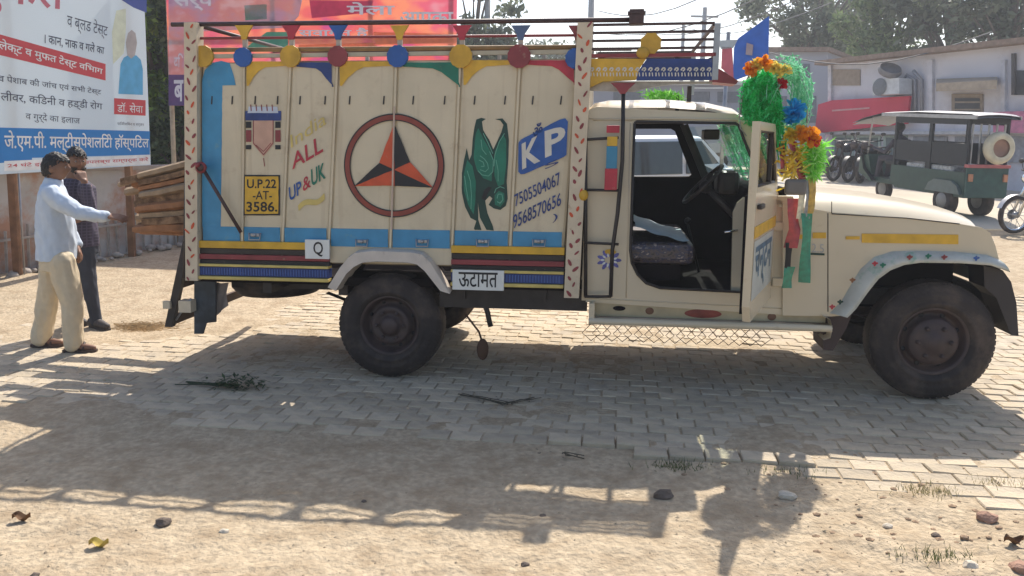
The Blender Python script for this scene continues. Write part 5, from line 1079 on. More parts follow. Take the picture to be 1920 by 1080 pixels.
for zz in (zlo+.1, (zlo+zhi)/2, zhi-.1): b = B(); u1, u2 = l_-PP.n*.07, r_-PP.n*.07; b.tube([(u1.x, u1.y, zz), (u2.x, u2.y, zz)], .03, 6); b.out('cross_pole', MC['bamboo'], ph, off=gA)
# ================================================================== blue sign over the cab
Ys = 11.5; sb = at(1375, 300, Ys); sb.z = gz(sb.x, sb.y); VS = VPlane(sb, sb+Vector((1, -.55, 0)))
sg = thing('blue_sign', sb, 'slanting blue sign board standing behind the green wreath', 'sign')
def SB(pts, m, name, d=.02): b = B(); b.prism([VS(x, y, d) for x, y in pts], -VS.n*.02); return b.out(name, m, sg, off=sb)
SB([(1384, 72), (1442, 30), (1440, 128), (1374, 152), (1376, 90)], mat('sign_blue', (.03, .12, .50), .4), 'sign_face'); SB([(1354, 88), (1372, 88), (1376, 148), (1364, 138), (1352, 128)], mat('sign_pink', (.5, .12, .16), .5), 'pink_panel'); SB([(1344, 76), (1384, 74), (1374, 90), (1352, 92)], mat('sign_grey', (.4, .45, .5), .5), 'grey_panel')
mat('emblem_pink', (.34, .28, .32), .5); SB([(1400, 80), (1412, 84), (1410, 104), (1398, 102)], MC['emblem_pink'], 'small_mark', .045)
for x in (1364, 1420): t = VS(x, 100, -.02); b = B(); b.tube([(t.x, t.y, gz(t.x, t.y)-.1), (t.x, t.y, VS(x, 60).z)], .03, 8); b.out('sign_post', STEEL, sg, off=sb)
# ================================================================== poles and wires
POLE = mat('concrete_pole', (.38, .37, .36), .8, var=.1); poles_ = []
for x, Yp, ytop, r, lb_ in ((915, 30, -40, .10, 'thin grey pole showing above the middle of the truck bed'), (1111, 34, -60, .12, 'grey utility pole above the front corner post of the bed'), (1282, 46, 45, .10, 'short distant pole seen through the cab roof rack'), (1322, 42, 14, .12, 'leaning distant pole right of the roof rack')):
    t = at(x, ytop, Yp); g = Vector((t.x, t.y, gz(t.x, t.y))); b = B(); b.tube([(t.x, t.y, g.z-.2), (t.x, t.y, t.z)], [r*1.3, r], 8); o = b.out('shaft', POLE, None, off=g); q_ = thing('utility_pole', g, lb_, 'pole', 'utility poles in the distance'); o.parent = q_
    b = B(); b.box((t.x-.7, t.y-.05, t.z-.5), (t.x+.7, t.y+.05, t.z-.4)); b.out('cross_arm', POLE, q_, off=g)
WIR = mat('wire', (.12, .12, .13), .6)
for i, (a, c, lb_) in enumerate((((1111, 60, 34), (1500, -40, 20), 'upper overhead wire rising right from the pole above the rack'), ((1200, 60, 40), (1560, -30, 22), 'second overhead wire below the upper one'), ((1120, 20, 34), (1420, -60, 20), 'short wire leaving the picture top above the cab'), ((1282, 50, 46), (1560, 5, 24), 'lowest overhead wire reaching the grey tree'), ((1440, 98, 26), (1860, 60, 22), 'dark cable sagging along the building roofs'))):
    A_, C_ = at(*a), at(*c); b = B(); b.tube([A_.lerp(C_, k/8)+Vector((0, 0, -.6*math.sin(math.pi*k/8))) for k in range(9)], .018, 5, cap=False); single(b, 'overhead_wire', WIR, A_, lb_, 'wire', 'overhead wires')
# ================================================================== RIGHT: buildings
def V3(x, y, Y): return at(x, y, Y)
pA = at(1545, 250, 27.); pA.z = 0; pB = at(1925, 250, 20.5); pB.z = 0; BP = VPlane(pA, pB)
sh = thing('shop_building', Vector((pA.x, pA.y, gz(pA.x, pA.y))), 'long low grey shop building with a flat roof behind the rickshaw', 'building'); so_f = sh.location
W_ = mat('grey_plaster_wall', (.62, .61, .66), .85, var=.08, scale=.5, bump=.15, col2=(.46, .42, .44), c2lo=.5, c2hi=.75, c2scale=.9)
u0, u1 = BP(1548, 250), BP(2080, 250); zr = BP(1700, 107).z
b = B(); b.prism([Vector((u0.x, u0.y, .3)), Vector((u1.x, u1.y, .3)), Vector((u1.x, u1.y, zr)), Vector((u0.x, u0.y, zr))], -BP.n*7); b.out('wall', W_, sh, off=so_f)
b = B(); e = (u1-u0).normalized(); b.prism([Vector((u0.x, u0.y, zr))-e*.3, Vector((u1.x, u1.y, zr)), Vector((u1.x, u1.y, zr+.14)), Vector((u0.x, u0.y, zr+.14))-e*.3], -BP.n*7.6); b.v = [tuple(Vector(v)+BP.n*.4) for v in b.v]; b.out('roof', mat('roof_edge', (.26, .19, .15), .9, var=.2), sh, off=so_f)
def FB(x0, y0, x1, y1, m, name, d=.03, th=.06, par=sh): b = B(); b.prism([BP(x, y, d) for x, y in ((x0, y1), (x1, y1), (x1, y0), (x0, y0))], -BP.n*th); return b.out(name, m, par, off=so_f)
wn = FB(1784, 176, 1842, 225, mat('window_frame_tan', (.30, .24, .19), .7), 'window', .05, .05); FB(1790, 184, 1836, 222, mat('window_dark', (.05, .05, .06), .3), 'pane', .07, .03, wn)
for yy in (190, 204, 214): FB(1788, yy, 1838, yy+3, MC['window_frame_tan'], 'window_bar', .09, .03, wn)
b = B(); b.prism([BP(1756, 148, .03), BP(1870, 144, .03), BP(1870, 150, .7), BP(1756, 156, .7)], Vector((0, 0, -.22))); b.out('awning', mat('awning_tan', (.38, .31, .24), .8, var=.15), sh, off=so_f)
wn = FB(1896, 100, 1902, 178, mat('pipe_dark', (.10, .09, .09), .6), 'drain_pipe', .10, .08); wn = FB(1903, 132, 1960, 178, MC['window_dark'], 'window', .04, .03); FB(1925, 132, 1929, 178, MC['pipe_dark'], 'window_bar', .06, .03, wn)
b = B(); pc = [BP(1716, 215, .1), BP(1716, 150, .1), BP(1700, 140, .2), BP(1694, 150, .2)]; b.tube(pc, .05, 6); b.tube([BP(1728, 215, .1), BP(1728, 150, .1), BP(1712, 132, .2)], .05, 6); b.out('drain_pipe', mat('pipe_grey', (.25, .25, .28), .5), sh, off=so_f)
FB(1545, 246, 1925, 252, mat('ledge', (.5, .49, .5), .8), 'ledge', .25, .25)
for i, (x0, x1) in enumerate(((1560, 1600), (1606, 1650), (1656, 1700))): dd = FB(x0, 254, x1, 296, mat('shop_green', (.40, .47, .42), .7, var=.15), 'shop_front', .05, .05); FB(x0+5, 258, x1-5, 294, mat('shop_inside', (.16, .19, .18), .6), 'shop_opening', .07, .03, dd)
b = B(); pbs = [BP(x, y, .32) for x, y in ((1527, 250), (1700, 232), (1706, 180), (1560, 188), (1534, 196))]; b.prism(pbs, -BP.n*.08)
rs = thing('shop_sign', so_f, 'faded red shop sign board on the grey building wall', 'sign'); b.out('sign_face', mat('faded_red', (.55, .05, .09), .7, var=.15, scale=1.), rs, off=so_f)
b = B(); b.prism([BP(x, y, .34) for x, y in ((1560, 206), (1630, 201), (1630, 204), (1560, 209))], -BP.n*.01); b.out('sign_line', mat('faded_pink', (.58, .3, .3), .7), rs, off=so_f)
b = B(); b.prism([BP(x, y, .4) for x, y in ((1862, 248), (1990, 252), (1990, 206), (1862, 210))], -BP.n*.05); single(b, 'pink_banner', mat('banner_pink', (.50, .18, .28), .7, var=.2), BP(1862, 248, .4), 'faded pink banner on the wall right of the rickshaw roof', 'banner')
for x0, x1 in ((1552, 1558), (1740, 1748), (1876, 1884)): FB(x0, 112, x1, 250, mat('pilaster', (.55, .54, .58), .85, var=.12), 'pilaster', .10, .10)
for x0, x1 in ((1712, 1775), (1790, 1850), (1862, 1920)): dd = FB(x0, 256, x1, 305, mat('shutter_grey', (.30, .30, .33), .6, var=.2, streak=(.2, .14, .1)), 'shutter', .05, .05)
FB(1560, 130, 1612, 160, MC['window_frame_tan'], 'window', .04, .04)
ac0 = BP(1634, 178, .6); ac = thing('air_conditioner', ac0, 'white air conditioner unit standing on the red sign', 'air conditioner')
b = B(); b.prism([BP(x, y, .62) for x, y in ((1636, 179), (1686, 176), (1686, 146), (1636, 149))], -BP.n*.5); b.out('casing', mat('ac_white', (.55, .56, .58), .5), ac, off=ac0); b = B(); b.lathe([(0, .01), (.24, .01), (.26, 0)], BP(1649, 163, .64), BP.n, 20); b.out('fan_grille', mat('ac_fan', (.16, .17, .19), .6), ac, off=ac0)
c_ = BP(1667, 136, .5); b = B(); b.lathe([(.30, .16), (.34, .05), (.30, -.02), (0, -.02)], c_, (0, -.6, .8), 20); single(b, 'roof_dish', mat('dish_grey', (.2, .19, .2), .7), c_, 'small dark dish bracketed above the air conditioner', 'dish')
# darker building left of it, and the low one behind the cab roof
qA = at(1100, 250, 36.); qB = at(1552, 250, 30.); qA.z = qB.z = 0; Q2 = VPlane(qA, qB)
base2 = Vector((qA.x, qA.y, gz(qA.x, qA.y))); b2 = thing('row_building', base2, 'hazy grey building row seen above the cab roof and behind the wreath', 'building')
def QB(x0, y0, x1, y1, m, name, d=0, th=5., par=b2): b = B(); b.prism([Q2(x, y, d) for x, y in ((x0, y1), (x1, y1), (x1, y0), (x0, y0))], -Q2.n*th); return b.out(name, m, par, off=base2)
QB(1430, 96, 1552, 300, mat('grey_wall_a', (.36, .37, .42), .9, var=.1, scale=.4), 'wall'); QB(860, 158, 1430, 300, mat('grey_wall_b', (.30, .31, .37), .9, var=.15, scale=.4), 'wall')
QB(1425, 88, 1556, 96, MC['roof_edge'], 'roof', .3, 5.6); QB(855, 152, 1432, 159, MC['ledge'], 'roof', .3, 5.6)
for x0, x1, y0, y1 in ((1448, 1475, 120, 150), (1490, 1518, 120, 150), (1448, 1475, 180, 230), (1500, 1530, 180, 230), (1290, 1330, 172, 190), (1345, 1385, 172, 192), (1150, 1200, 172, 190)): wv_ = QB(x0, y0, x1, y1, mat('far_window', (.14, .15, .18), .5), 'window', .04, .05)
QB(1300, 164, 1362, 166, WHITE, 'railing', .3, .05); QB(1358, 164, 1361, 200, WHITE, 'railing', .3, .05)
# far trees
def ft(px, pyb, Yt, h, r, n, leaf, lbl, seed, low=.25, sz=.2, clumps=30, trunk=(.16, .13, .11), nm='broad_tree'):
    p = at(px, pyb, Yt); p.z = gz(p.x, p.y)-.1; return tree(nm, p, h, r, n, leaf, lbl, 'trees behind the buildings', low=low, sz=sz, seed=seed, clumps=clumps, trunk=trunk)
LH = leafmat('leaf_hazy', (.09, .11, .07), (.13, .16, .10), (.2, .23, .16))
ft(1515, 250, 42, 11.2, 3.3, 5200, LH, 'tall hazy grey tree above the blue sign', 11, low=.42)
ft(1655, 250, 37, 8.3, 2.6, 8000, LP, 'round light green tree between two greyer ones', 12, low=.45, sz=.17, clumps=38)
ft(1770, 250, 34, 10.5, 2.9, 5600, LH, 'tall grey tree right of the light green one', 13, low=.45)
ft(1880, 250, 31, 9.5, 2.9, 6500, LH, 'spreading grey tree at the right picture edge', 14, low=.48, sz=.16)
ft(1590, 250, 50, 10.2, 2.2, 4000, LH, 'thin faint tree between the tall grey and the green tree', 17, low=.5)
ft(886, 250, 30, 7.3, 1.6, 5000, LH, 'small tree top just right of the pink hoarding', 15, low=.4, sz=.15)
ft(1030, 250, 55, 6.4, 3.5, 5000, LH, 'low distant tree seen between the bed rails', 16, low=.3)
# ================================================================== ELECTRIC RICKSHAW
rl, rr_, rf = G(1757, 402), G(1850, 406), G(1643, 376)
axd = (rr_-rl); axd.z = 0; wdt = axd.length; axd.normalize(); mid = (rl+rr_)/2; fw_ = Vector((-axd.y, axd.x, 0)); 
if fw_.dot(rf-mid) < 0: fw_ = -fw_
d_ = rf-mid; d_.z = 0; fw_ = (fw_*.12+d_.normalized()*.88).normalized(); rt_ = Vector((-fw_.y, fw_.x, 0)); rt_ = rt_ if rt_.dot(axd) < 0 else -rt_   # rt_ = towards the near side (left wheel)
LNG = d_.length; KX = LNG/2.15; print('LNG', LNG, wdt); HW = wdt/2
rik = thing('electric_rickshaw', mid, 'dark green three wheeled rickshaw with white canopy and a spare wheel on its back', 'rickshaw')
def K(x, y, z):
    x = x*KX; return mid+fw_*x+rt_*y+Vector((0, 0, z+(gz(mid.x+fw_.x*x, mid.y+fw_.y*x)-gz(mid.x, mid.y))))
def KO(b, name, m, par=None): b.v = [tuple(K(*v)) for v in b.v]; return b.out(name, m, par or rik, off=mid)
RG = mat('rickshaw_green', (.02, .055, .045), .45, var=.15); RDK = mat('rickshaw_dark', (.02, .022, .026), .6); RWC = mat('canopy_pale', (.30, .30, .32), .6, var=.08)
S_ = 1.0; H_ = 1.98
b = B(); b.prism([(-.45, -HW, .40), (1.3, -HW, .40), (1.45, -HW, .55), (1.45, -HW, .88), (-.45, -HW, .88)], (0, 2*HW, 0)); KO(b, 'body', RG)
b = B(); b.prism([(1.45, -HW*.8, .42), (2.35, -HW*.7, .42), (2.75, -.3, .60), (2.7, -.28, .95), (2.35, -HW*.5, 1.05), (2.3, -HW*.7, .55), (1.45, -HW*.8, .50)], (0, 1.2*HW, 0)); KO(b, 'front_floor', RG)
b = B(); b.grid([[(2.15, y, .45), (2.45, y, .7), (2.55, y, 1.0), (2.40, y, 1.12)] for y in (-HW*.75, -HW*.3, HW*.3, HW*.75)]); KO(b, 'front_apron', RDK)
b = B(); b.prism([(-.46, -HW, .42), (-.46, HW, .42), (-.46, HW, .98), (-.46, -HW, .98)], (-.03, 0, 0)); bp_ = KO(b, 'rear_panel', mat('rickshaw_rear', (.03, .08, .07), .5, var=.2))
for y in (-HW+.07, HW-.07): b = B(); b.box((-.52, y-.04, .72), (-.49, y+.04, .86)); KO(b, 'tail_light', mat('tail_light', (.5, .22, .12), .4))
b = B(); b.box((-.53, -HW, .98), (-.42, HW, 1.04)); KO(b, 'red_bumper', mat('faded_red_trim', (.42, .12, .12), .6))
for y in (-HW+.03, HW-.03):
    for x in (-.42, .45, 1.4): b = B(); b.bar(K(x, y, .85) if False else (x, y, .85), (x, y, H_), .07 if x == .45 else .05, .05); KO(b, 'canopy_post', RDK)
    b = B(); b.bar((2.45, y*.6, 1.05), (2.15, y, H_-.08), .03, .03); KO(b, 'windscreen_post', STEEL)
    b = B(); b.box((-.42, y-.015, 1.0), (1.4, y+.015, 1.42)); KO(b, 'side_panel', RDK)
b = B(); b.box((.45, -HW+.05, .88), (.60, HW-.05, 1.40), .03); KO(b, 'seat_back', RDK)
b = B(); b.box((-.1, -HW+.05, .80), (.45, HW-.05, .98), .04); b.box((.60, -HW+.05, .8), (1.1, HW-.05, .97), .04); KO(b, 'seat', mat('seat_silver', (.35, .36, .36), .4, var=.4, scale=20))
cv = B(); rows = []
for x, dz in ((-.62, -.04), (-.5, 0), (.8, .03), (1.8, .0), (2.4, -.12), (2.75, -.24)):
    rows.append([(x, HW*1.06*t, H_+dz+.035*(1-t*t)) for t in (-1, -.85, -.5, 0, .5, .85, 1)])
cv.grid(rows); cv.grid([[(p[0], p[1], p[2]-.05) for p in r] for r in rows]); KO(cv, 'canopy', RWC)
b = B()
for t in (-1, 1): b.bar((-.62, HW*1.06*t, H_-.06), (1.8, HW*1.06*t, H_-.03), .03, .07)
KO(b, 'canopy_fringe', STEEL)
for y in (-HW+.02, HW-.02): b = B(); b.box((-.40, y-.02, 1.78), (1.38, y+.02, 1.97), .01); KO(b, 'canopy_shade_strip', RDK)  # dark strips added so the space under the canopy looks shaded
b = B(); b.box((-.46, -HW+.04, 1.80), (-.40, HW-.04, 1.98), .01); KO(b, 'canopy_shade_strip', RDK)
for k in range(5): b = B(); y = -HW+.1+k*(2*HW-.2)/4; b.bar((-.43, y, 1.05), (-.43, y, H_), .025, .025); KO(b, 'rear_bar', STEEL)
b = B(); b.lathe([(.17, -.06), (.24, -.08), (.29, -.05), (.31, 0), (.29, .05), (.24, .08), (.17, .06)], (-.55, -.12, 1.36), (1, 0, 0), 32); KO(b, 'spare_tyre', mat('spare_cream', (.58, .52, .38), .7, var=.15))
b = B(); b.lathe([(0, -.02), (.13, -.02), (.18, -.05), (.18, .05)], (-.55, -.12, 1.36), (1, 0, 0), 24); KO(b, 'spare_hub', mat('spare_hub', (.30, .17, .12), .6))
def rw(x, y, wdh=.12, r=.27):
    b = B(); b.lathe([(.16, -wdh/2), (.24, -wdh/2), (r, -wdh*.3), (r, wdh*.3), (.24, wdh/2), (.16, wdh/2)], (0, 0, r), (0, 1, 0), 28); b.v = [(v[0]/KX+x, v[1]+y, v[2]) for v in b.v]; o = KO(b, 'tyre', RUBBER); b = B(); b.lathe([(0, -wdh/2), (.15, -wdh/2), (.16, -.05)], (0, 0, r), (0, 1, 0), 20); b.lathe([(0, wdh/2), (.15, wdh/2), (.16, .05)], (0, 0, r), (0, 1, 0), 20); b.v = [(v[0]/KX+x, v[1]+y, v[2]) for v in b.v]; KO(b, 'rim', mat('rim_grey', (.25, .24, .22), .5), o)
rw(0, HW-.05, .2, .30); rw(0, -HW+.05, .2, .30); rw(2.15, 0)
b = B(); b.prism([(.42, HW+.0, .46), (.34, HW, .62), (.2, HW, .70), (-.2, HW, .70), (-.34, HW, .62), (-.42, HW, .46)], (0, .06, 0)); KO(b, 'mudguard', mat('mudguard', (.12, .15, .14), .5))
b = B(); b.tube([(2.35, -.35, 1.22), (2.45, 0, 1.18), (2.35, .35, 1.22)], .02); b.tube([(2.45, 0, 1.18), (2.15, .0, .3)], .03); KO(b, 'handlebar', BLACK); b = B(); b.sphere((2.6, 0, .98), .10, 12); KO(b, 'headlight', RDK)
drv = K(1.75, .05, .95); d2 = thing('person', drv, 'person in dark clothes seated at the front of the rickshaw', 'person'); b = B(); head(b, K(1.75, .05, 1.63), math.atan2(fw_.y, fw_.x)); limb(b, [K(1.70, .05, 1.35), K(1.74, .05, 1.55)], [.06, .05]); limb(b, [K(1.66, .05, 1.0), K(1.68, .05, 1.34)], [.15, .16])
for s_ in (-1, 1): limb(b, [K(1.68, .05+s_*.18, 1.36), K(1.85, .05+s_*.24, 1.12), K(2.22, s_*.28, 1.2)], [.06, .045, .035]); limb(b, [K(1.68, .05+s_*.1, .98), K(2.1, .05+s_*.12, .98), K(2.2, .05+s_*.12, .55)], [.09, .07, .05])
obj_from(remesh(b, .015, 2), 'body', mat('dark_clothes', (.05, .045, .06), .8), d2, drv); b = B(); b.sphere(K(1.74, .05, 1.68), (.105, .10, .10), 12); b.out('hair', HAIR, d2, off=drv); b = B(); b.box((1.4, -HW+.15, .86), (1.85, HW-.15, .96), .03); KO(b, 'driver_seat', RDK)
# ================================================================== MOTORCYCLES
def motorcycle(front, heading, label, s=1., group=None, light=True, dk=False):
    CH = RIM if dk else CHROME; ST = BLACK if dk else STEEL
    f = Vector((math.cos(heading), math.sin(heading), 0)); l = Vector((-f.y, f.x, 0)); base = front-f*.62*s; base.z = gz(base.x, base.y)
    t = thing('motorcycle', base, label, 'motorcycle', group); zf = lambda x: gz(base.x+f.x*x, base.y+f.y*x)-base.z
    def M_(b, name, m, par=None): b.v = [tuple(base+f*v[0]*s+l*v[1]*s+Vector((0, 0, v[2]*s+zf(v[0]*s)))) for v in b.v]; return b.out(name, m, par or t, off=base)
    for x in (.62, -.62):
        b = B(); b.lathe([(.255, -.03), (.29, -.045), (.31, -.02), (.315, 0), (.31, .02), (.29, .045), (.255, .03)], (x, 0, .315), (0, 1, 0), 36); o = M_(b, 'tyre', RUBBER)
        b = B(); b.lathe([(.255, -.025), (.235, -.02), (.235, .02), (.255, .025)], (x, 0, .315), (0, 1, 0), 36); M_(b, 'rim', CH, o); b = B(); b.lathe([(0, -.05), (.05, -.05), (.05, .05), (0, .05)], (x, 0, .315), (0, 1, 0), 14)
        for k in range(14): a = 2*math.pi*k/14; b.tube([(x+.05*math.cos(a), .04*(-1)**k, .315+.05*math.sin(a)), (x+.24*math.cos(a+.15), 0, .315+.24*math.sin(a+.15))], .005, 4, cap=False)
        M_(b, 'spokes', ST, o)
    b = B(); b.lathe([(.0, -.075), (.09, -.075), (.09, -.06)], (.62, 0, .315), (0, 1, 0), 20); M_(b, 'brake_drum', ST)
    for y in (-.07, .07): b = B(); b.tube([(.62, y, .315), (.42, y, .80), (.36, y, .98)], [.022, .02, .018], 8); M_(b, 'fork', CH)
    b = B(); b.grid([[(.62+.34*math.cos(a), y, .315+.34*math.sin(a)) for a in [R(20+14*k) for k in range(11)]] for y in (-.05, 0, .05)]); M_(b, 'front_mudguard', ST)
    b = B(); b.grid([[(-.62+.35*math.cos(a), y, .33+.35*math.sin(a)) for a in [R(40+14*k) for k in range(10)]] for y in (-.07, 0, .07)]); M_(b, 'rear_mudguard', BLACK)
    b = B(); b.sphere((.08, 0, .82), (.26, .13, .12), 16); M_(b, 'fuel_tank', mat('tank_dark', (.03, .03, .045), .25)); b = B(); b.box((-.68, -.11, .76), (-.12, .11, .85), .04); M_(b, 'seat', BLACK)
    b = B(); b.box((-.12, -.13, .30), (.22, .13, .62), .05); M_(b, 'engine', ST); b = B(); b.tube([(.36, 0, .86), (.2, 0, .45), (-.1, 0, .35), (-.55, 0, .35)], .022); b.tube([(.34, 0, .84), (-.55, 0, .74)], .02); M_(b, 'frame', BLACK)
    b = B(); b.tube([(.20, -.16, .35), (-.2, -.17, .25), (-.85, -.18, .38)], [.022, .03, .04]); M_(b, 'exhaust', CH); b = B(); b.tube([(.25, -.36, 1.04), (.34, -.12, 1.0), (.34, .12, 1.0), (.25, .36, 1.04)], .014); M_(b, 'handlebar', BLACK)
    for y in (-.3, .3): b = B(); b.tube([(.28, y, 1.04), (.28, y*1.15, 1.16)], .006); b.sphere((.28, y*1.2, 1.19), (.015, .06, .04), 10); M_(b, 'mirror', BLACK)
    if light: b = B(); b.sphere((.46, 0, .92), (.08, .10, .10), 12); M_(b, 'headlight', CH)
    for y in (-.1, .1): b = B(); b.tube([(-.1, y, .3), (-.1, y*2.6, .3)], .014); M_(b, 'foot_peg', BLACK)
    return t
gm = G(1900, 438); motorcycle(Vector((gm.x, gm.y, 0)), R(190), 'parked motorcycle with chromed front wheel at the right picture edge', 1.02)
for i, (x, y, hd, lb_) in enumerate(((1562, 318, 215, 'dark motorcycle parked at the left end of the row by the red sign'), (1590, 320, 220, 'second dark motorcycle of the row left of the rickshaw'), (1612, 322, 230, 'motorcycle nearest to the front of the rickshaw'))):
    g = G(x, y+22); motorcycle(Vector((g.x, g.y, 0)), R(hd), lb_, 1.15, 'motorcycles parked by the shops', dk=True)
# ================================================================== WHITE CAR seen through the cab
def car(base, heading, paint_, label, L=4.0, Wc=1.7, H=1.5, name='parked_car', group=None):
    f = Vector((math.cos(heading), math.sin(heading), 0)); l = Vector((-f.y, f.x, 0)); base = Vector((base.x, base.y, gz(base.x, base.y))); t = thing(name, base, label, 'car', group)
    def C_(b, nm, m, par=None): b.v = [tuple(base+f*v[0]+l*v[1]+Vector((0, 0, v[2]+gz(base.x+f.x*v[0], base.y+f.y*v[0])-base.z))) for v in b.v]; return b.out(nm, m, par or t, off=base)
    h = L/2; pr = [(-h, .45), (-h, .85), (-h+.08, .98), (-h+.35, 1.02), (-h+.75, H-.08), (-h+1.1, H), (.35, H-.01), (.95, .98), (h-.15, .84), (h, .62), (h, .35), (-h, .30)]
    rows = []
    for fy in (-1, -.97, -.85, -.5, 0, .5, .85, .97, 1):
        k = abs(fy)**6; rows.append([(x*(1-.02*k), fy*Wc/2*(1 if z < 1.0 else 1-.16*(z-1.0)/(H-1.0)), z-(.05*k if z > 1.1 else 0)) for x, z in pr])
    b = B(); b.grid(rows, smooth=True); b.add(rows[0], [tuple(range(len(pr)))]); b.add(rows[-1], [tuple(range(len(pr)-1, -1, -1))]); C_(b, 'body', paint_)
    GD = mat('car_glass_dark', (.03, .035, .04), .08, spec=.8)
    for sg_ in (-1, 1):
        y = sg_*Wc/2*.93; b = B(); b.prism([(-h+.80, y, 1.04), (-h+.95, y*.94, H-.10), (-.05, y*.94, H-.10), (-.05, y, 1.04)], (0, sg_*.03, 0)); C_(b, 'side_window', GD); b = B(); b.prism([(.03, y, 1.04), (.03, y*.94, H-.10), (.30, y*.94, H-.10), (.78, y, 1.02)], (0, sg_*.03, 0)); C_(b, 'side_window', GD)
        b = B(); b.box((.62, sg_*(Wc/2), .98), (.78, sg_*(Wc/2+.16), 1.12), .03); C_(b, 'wing_mirror', paint_)
        for x in (-h+.75, h-.75):
            b = B(); b.lathe([(.18, .0), (.29, .01), (.31, .05), (.31, .16), (.29, .2)], (x, sg_*Wc/2+.02*sg_, .31), (0, -sg_, 0), 26); o = C_(b, 'tyre', RUBBER); b = B(); b.lathe([(0, .02), (.15, .03), (.18, .01)], (x, sg_*Wc/2+.02*sg_, .31), (0, -sg_, 0), 20); C_(b, 'rim', STEEL, o)
        b = B(); b.sphere((h-.08, sg_*.6, .68), (.10, .16, .08), 10); C_(b, 'headlight', CHROME)
    b = B(); b.prism([(-h+.36, -.62, 1.05), (-h+.36, .62, 1.05), (-h+.72, .56, H-.1), (-h+.72, -.56, H-.1)], (-.03, 0, .02)); C_(b, 'rear_window', GD); b = B(); b.prism([(.92, -.66, 1.03), (.92, .66, 1.03), (.42, .60, H-.07), (.42, -.60, H-.07)], (.03, 0, .02)); C_(b, 'windscreen', GD)
    return t
cw_ = mat('car_white', (.68, .70, .74), .25, var=.03); car(at(1235, 300, 13.5), R(20), cw_, 'white car seen through the far window of the cab', 4.2, 1.75, 1.65)
car(at(1420, 300, 27), R(165), mat('car_silver', (.32, .34, .37), .3, var=.03), 'grey car parked far off behind the open cab door', 4.0, 1.7, 1.55)
# ================================================================== SMALL THINGS ON THE GROUND
def leaf_pile(c, n, r, m, sz, hgt=.04, seed=1, el=1.):
    b = B(); rd = random.Random(seed)
    for i in range(n):
        p = c+Vector((rd.gauss(0, r*el), rd.gauss(0, r*.5), abs(rd.gauss(0, hgt))+.01)); q = Vector((rd.gauss(0, 1), rd.gauss(0, 1), rd.gauss(0, .35))).normalized(); s = q.cross(Vector((0, 0, 1))).normalized(); L = sz*rd.uniform(.5, 1.3)
        b.add([p-q*L, p+s*L*.35, p+q*L, p-s*L*.35], [(0, 1, 2, 3)])
    return b
c = G(448, 728); b = leaf_pile(c, 200, .10, LD, .026, .045, 3); c3 = G(350, 722)
for k in range(6): b.tube([c+Vector((0, 0, .015)), c.lerp(c3, .4)+Vector((0, random.uniform(-.05, .05), .02)), c3+Vector((random.uniform(-.1, .2), random.uniform(-.06, .06), .01))], .004, 4)
single(b, 'leafy_twig', LD, c, 'fresh green leafy twig lying on the shaded paving', 'twig')
TWG = mat('dry_twig', (.07, .06, .04), .9)
for (x0, y0), (x1, y1), lb_ in (((855, 742), (950, 760), 'dark twig lying left of the other on the paving'), ((935, 760), (1012, 750), 'thin crooked twig right of the first on the paving'), ((1035, 852), (1085, 862), 'short dry stick in the truck shadow on the dirt')):
    a, c = G(x0, y0), G(x1, y1); b = B()
    for k in range(4): b.tube([a+Vector((random.uniform(0, .1), random.uniform(-.03, .03), .012)), a.lerp(c, .5)+Vector((0, random.uniform(-.04, .04), .02)), c+Vector((random.uniform(-.05, .05), random.uniform(-.04, .04), .012))], .003, 4)
    b2_ = leaf_pile(a.lerp(c, .5), 14, .10, TWG, .010, .008, 9, 1.6); b.add(b2_.v, b2_.f); single(b, 'dry_twig', TWG, a, lb_, 'twig')
def stone(x, y, r, m, label, sq=.6, cat='stone', nm='stone'):
    c = G(x, y); bm = bmesh.new(); bmesh.ops.create_icosphere(bm, subdivisions=2, radius=1)
    for v in bm.verts: n = 1+.35*noise.noise(v.co*1.3+Vector((x, y, 0))); v.co = Vector((v.co.x*r*n, v.co.y*r*.8*n, v.co.z*r*sq*n+r*sq*.45))
    me = bpy.data.meshes.new(nm); bm.to_mesh(me); bm.free(); me.materials.append(m); o = bpy.data.objects.new(nm, me); SC.collection.objects.link(o); o.location = (c.x, c.y, dirt_h(c.x, c.y)-.004); tag(o, label, cat)
STN = mat('stone_dark', (.13, .10, .08), .9, var=.3, bump=.5); STP = mat('stone_pale', (.55, .48, .38), .9, var=.2, bump=.4); STR = mat('stone_red', (.34, .20, .14), .9, var=.25, bump=.5)
for x, y, r, m, lb_ in ((306, 976, .038, STN, 'dark pointed stone alone on the sunlit dirt at left'), (1476, 926, .045, STP, 'pale stone with dark underside right of the mirror shadow'), (420, 992, .022, STP, 'small white pebble right of the dark pointed stone'), (683, 936, .014, STN, 'small dark stone by the rail shadow'), (1018, 962, .016, STN, 'little dark stone right of centre on the dirt'), (1245, 926, .05, STN, 'flat dark clod inside the truck shadow edge'), (1755, 1000, .022, STN, 'dark stone in the lower right dirt'), (1850, 972, .05, STR, 'reddish clod at the right edge'), (1912, 1062, .05, STR, 'brown lump in the bottom right corner'), (1820, 1060, .035, STP, 'pale lump near the bottom right corner'), (1665, 976, .025, STP, 'small pale stone beside the grass tuft'), (66, 1074, .018, STN, 'dark pebble at the bottom left'), (985, 1052, .02, STN, 'dark pebble at the bottom centre')): stone(x, y, r, m, lb_)
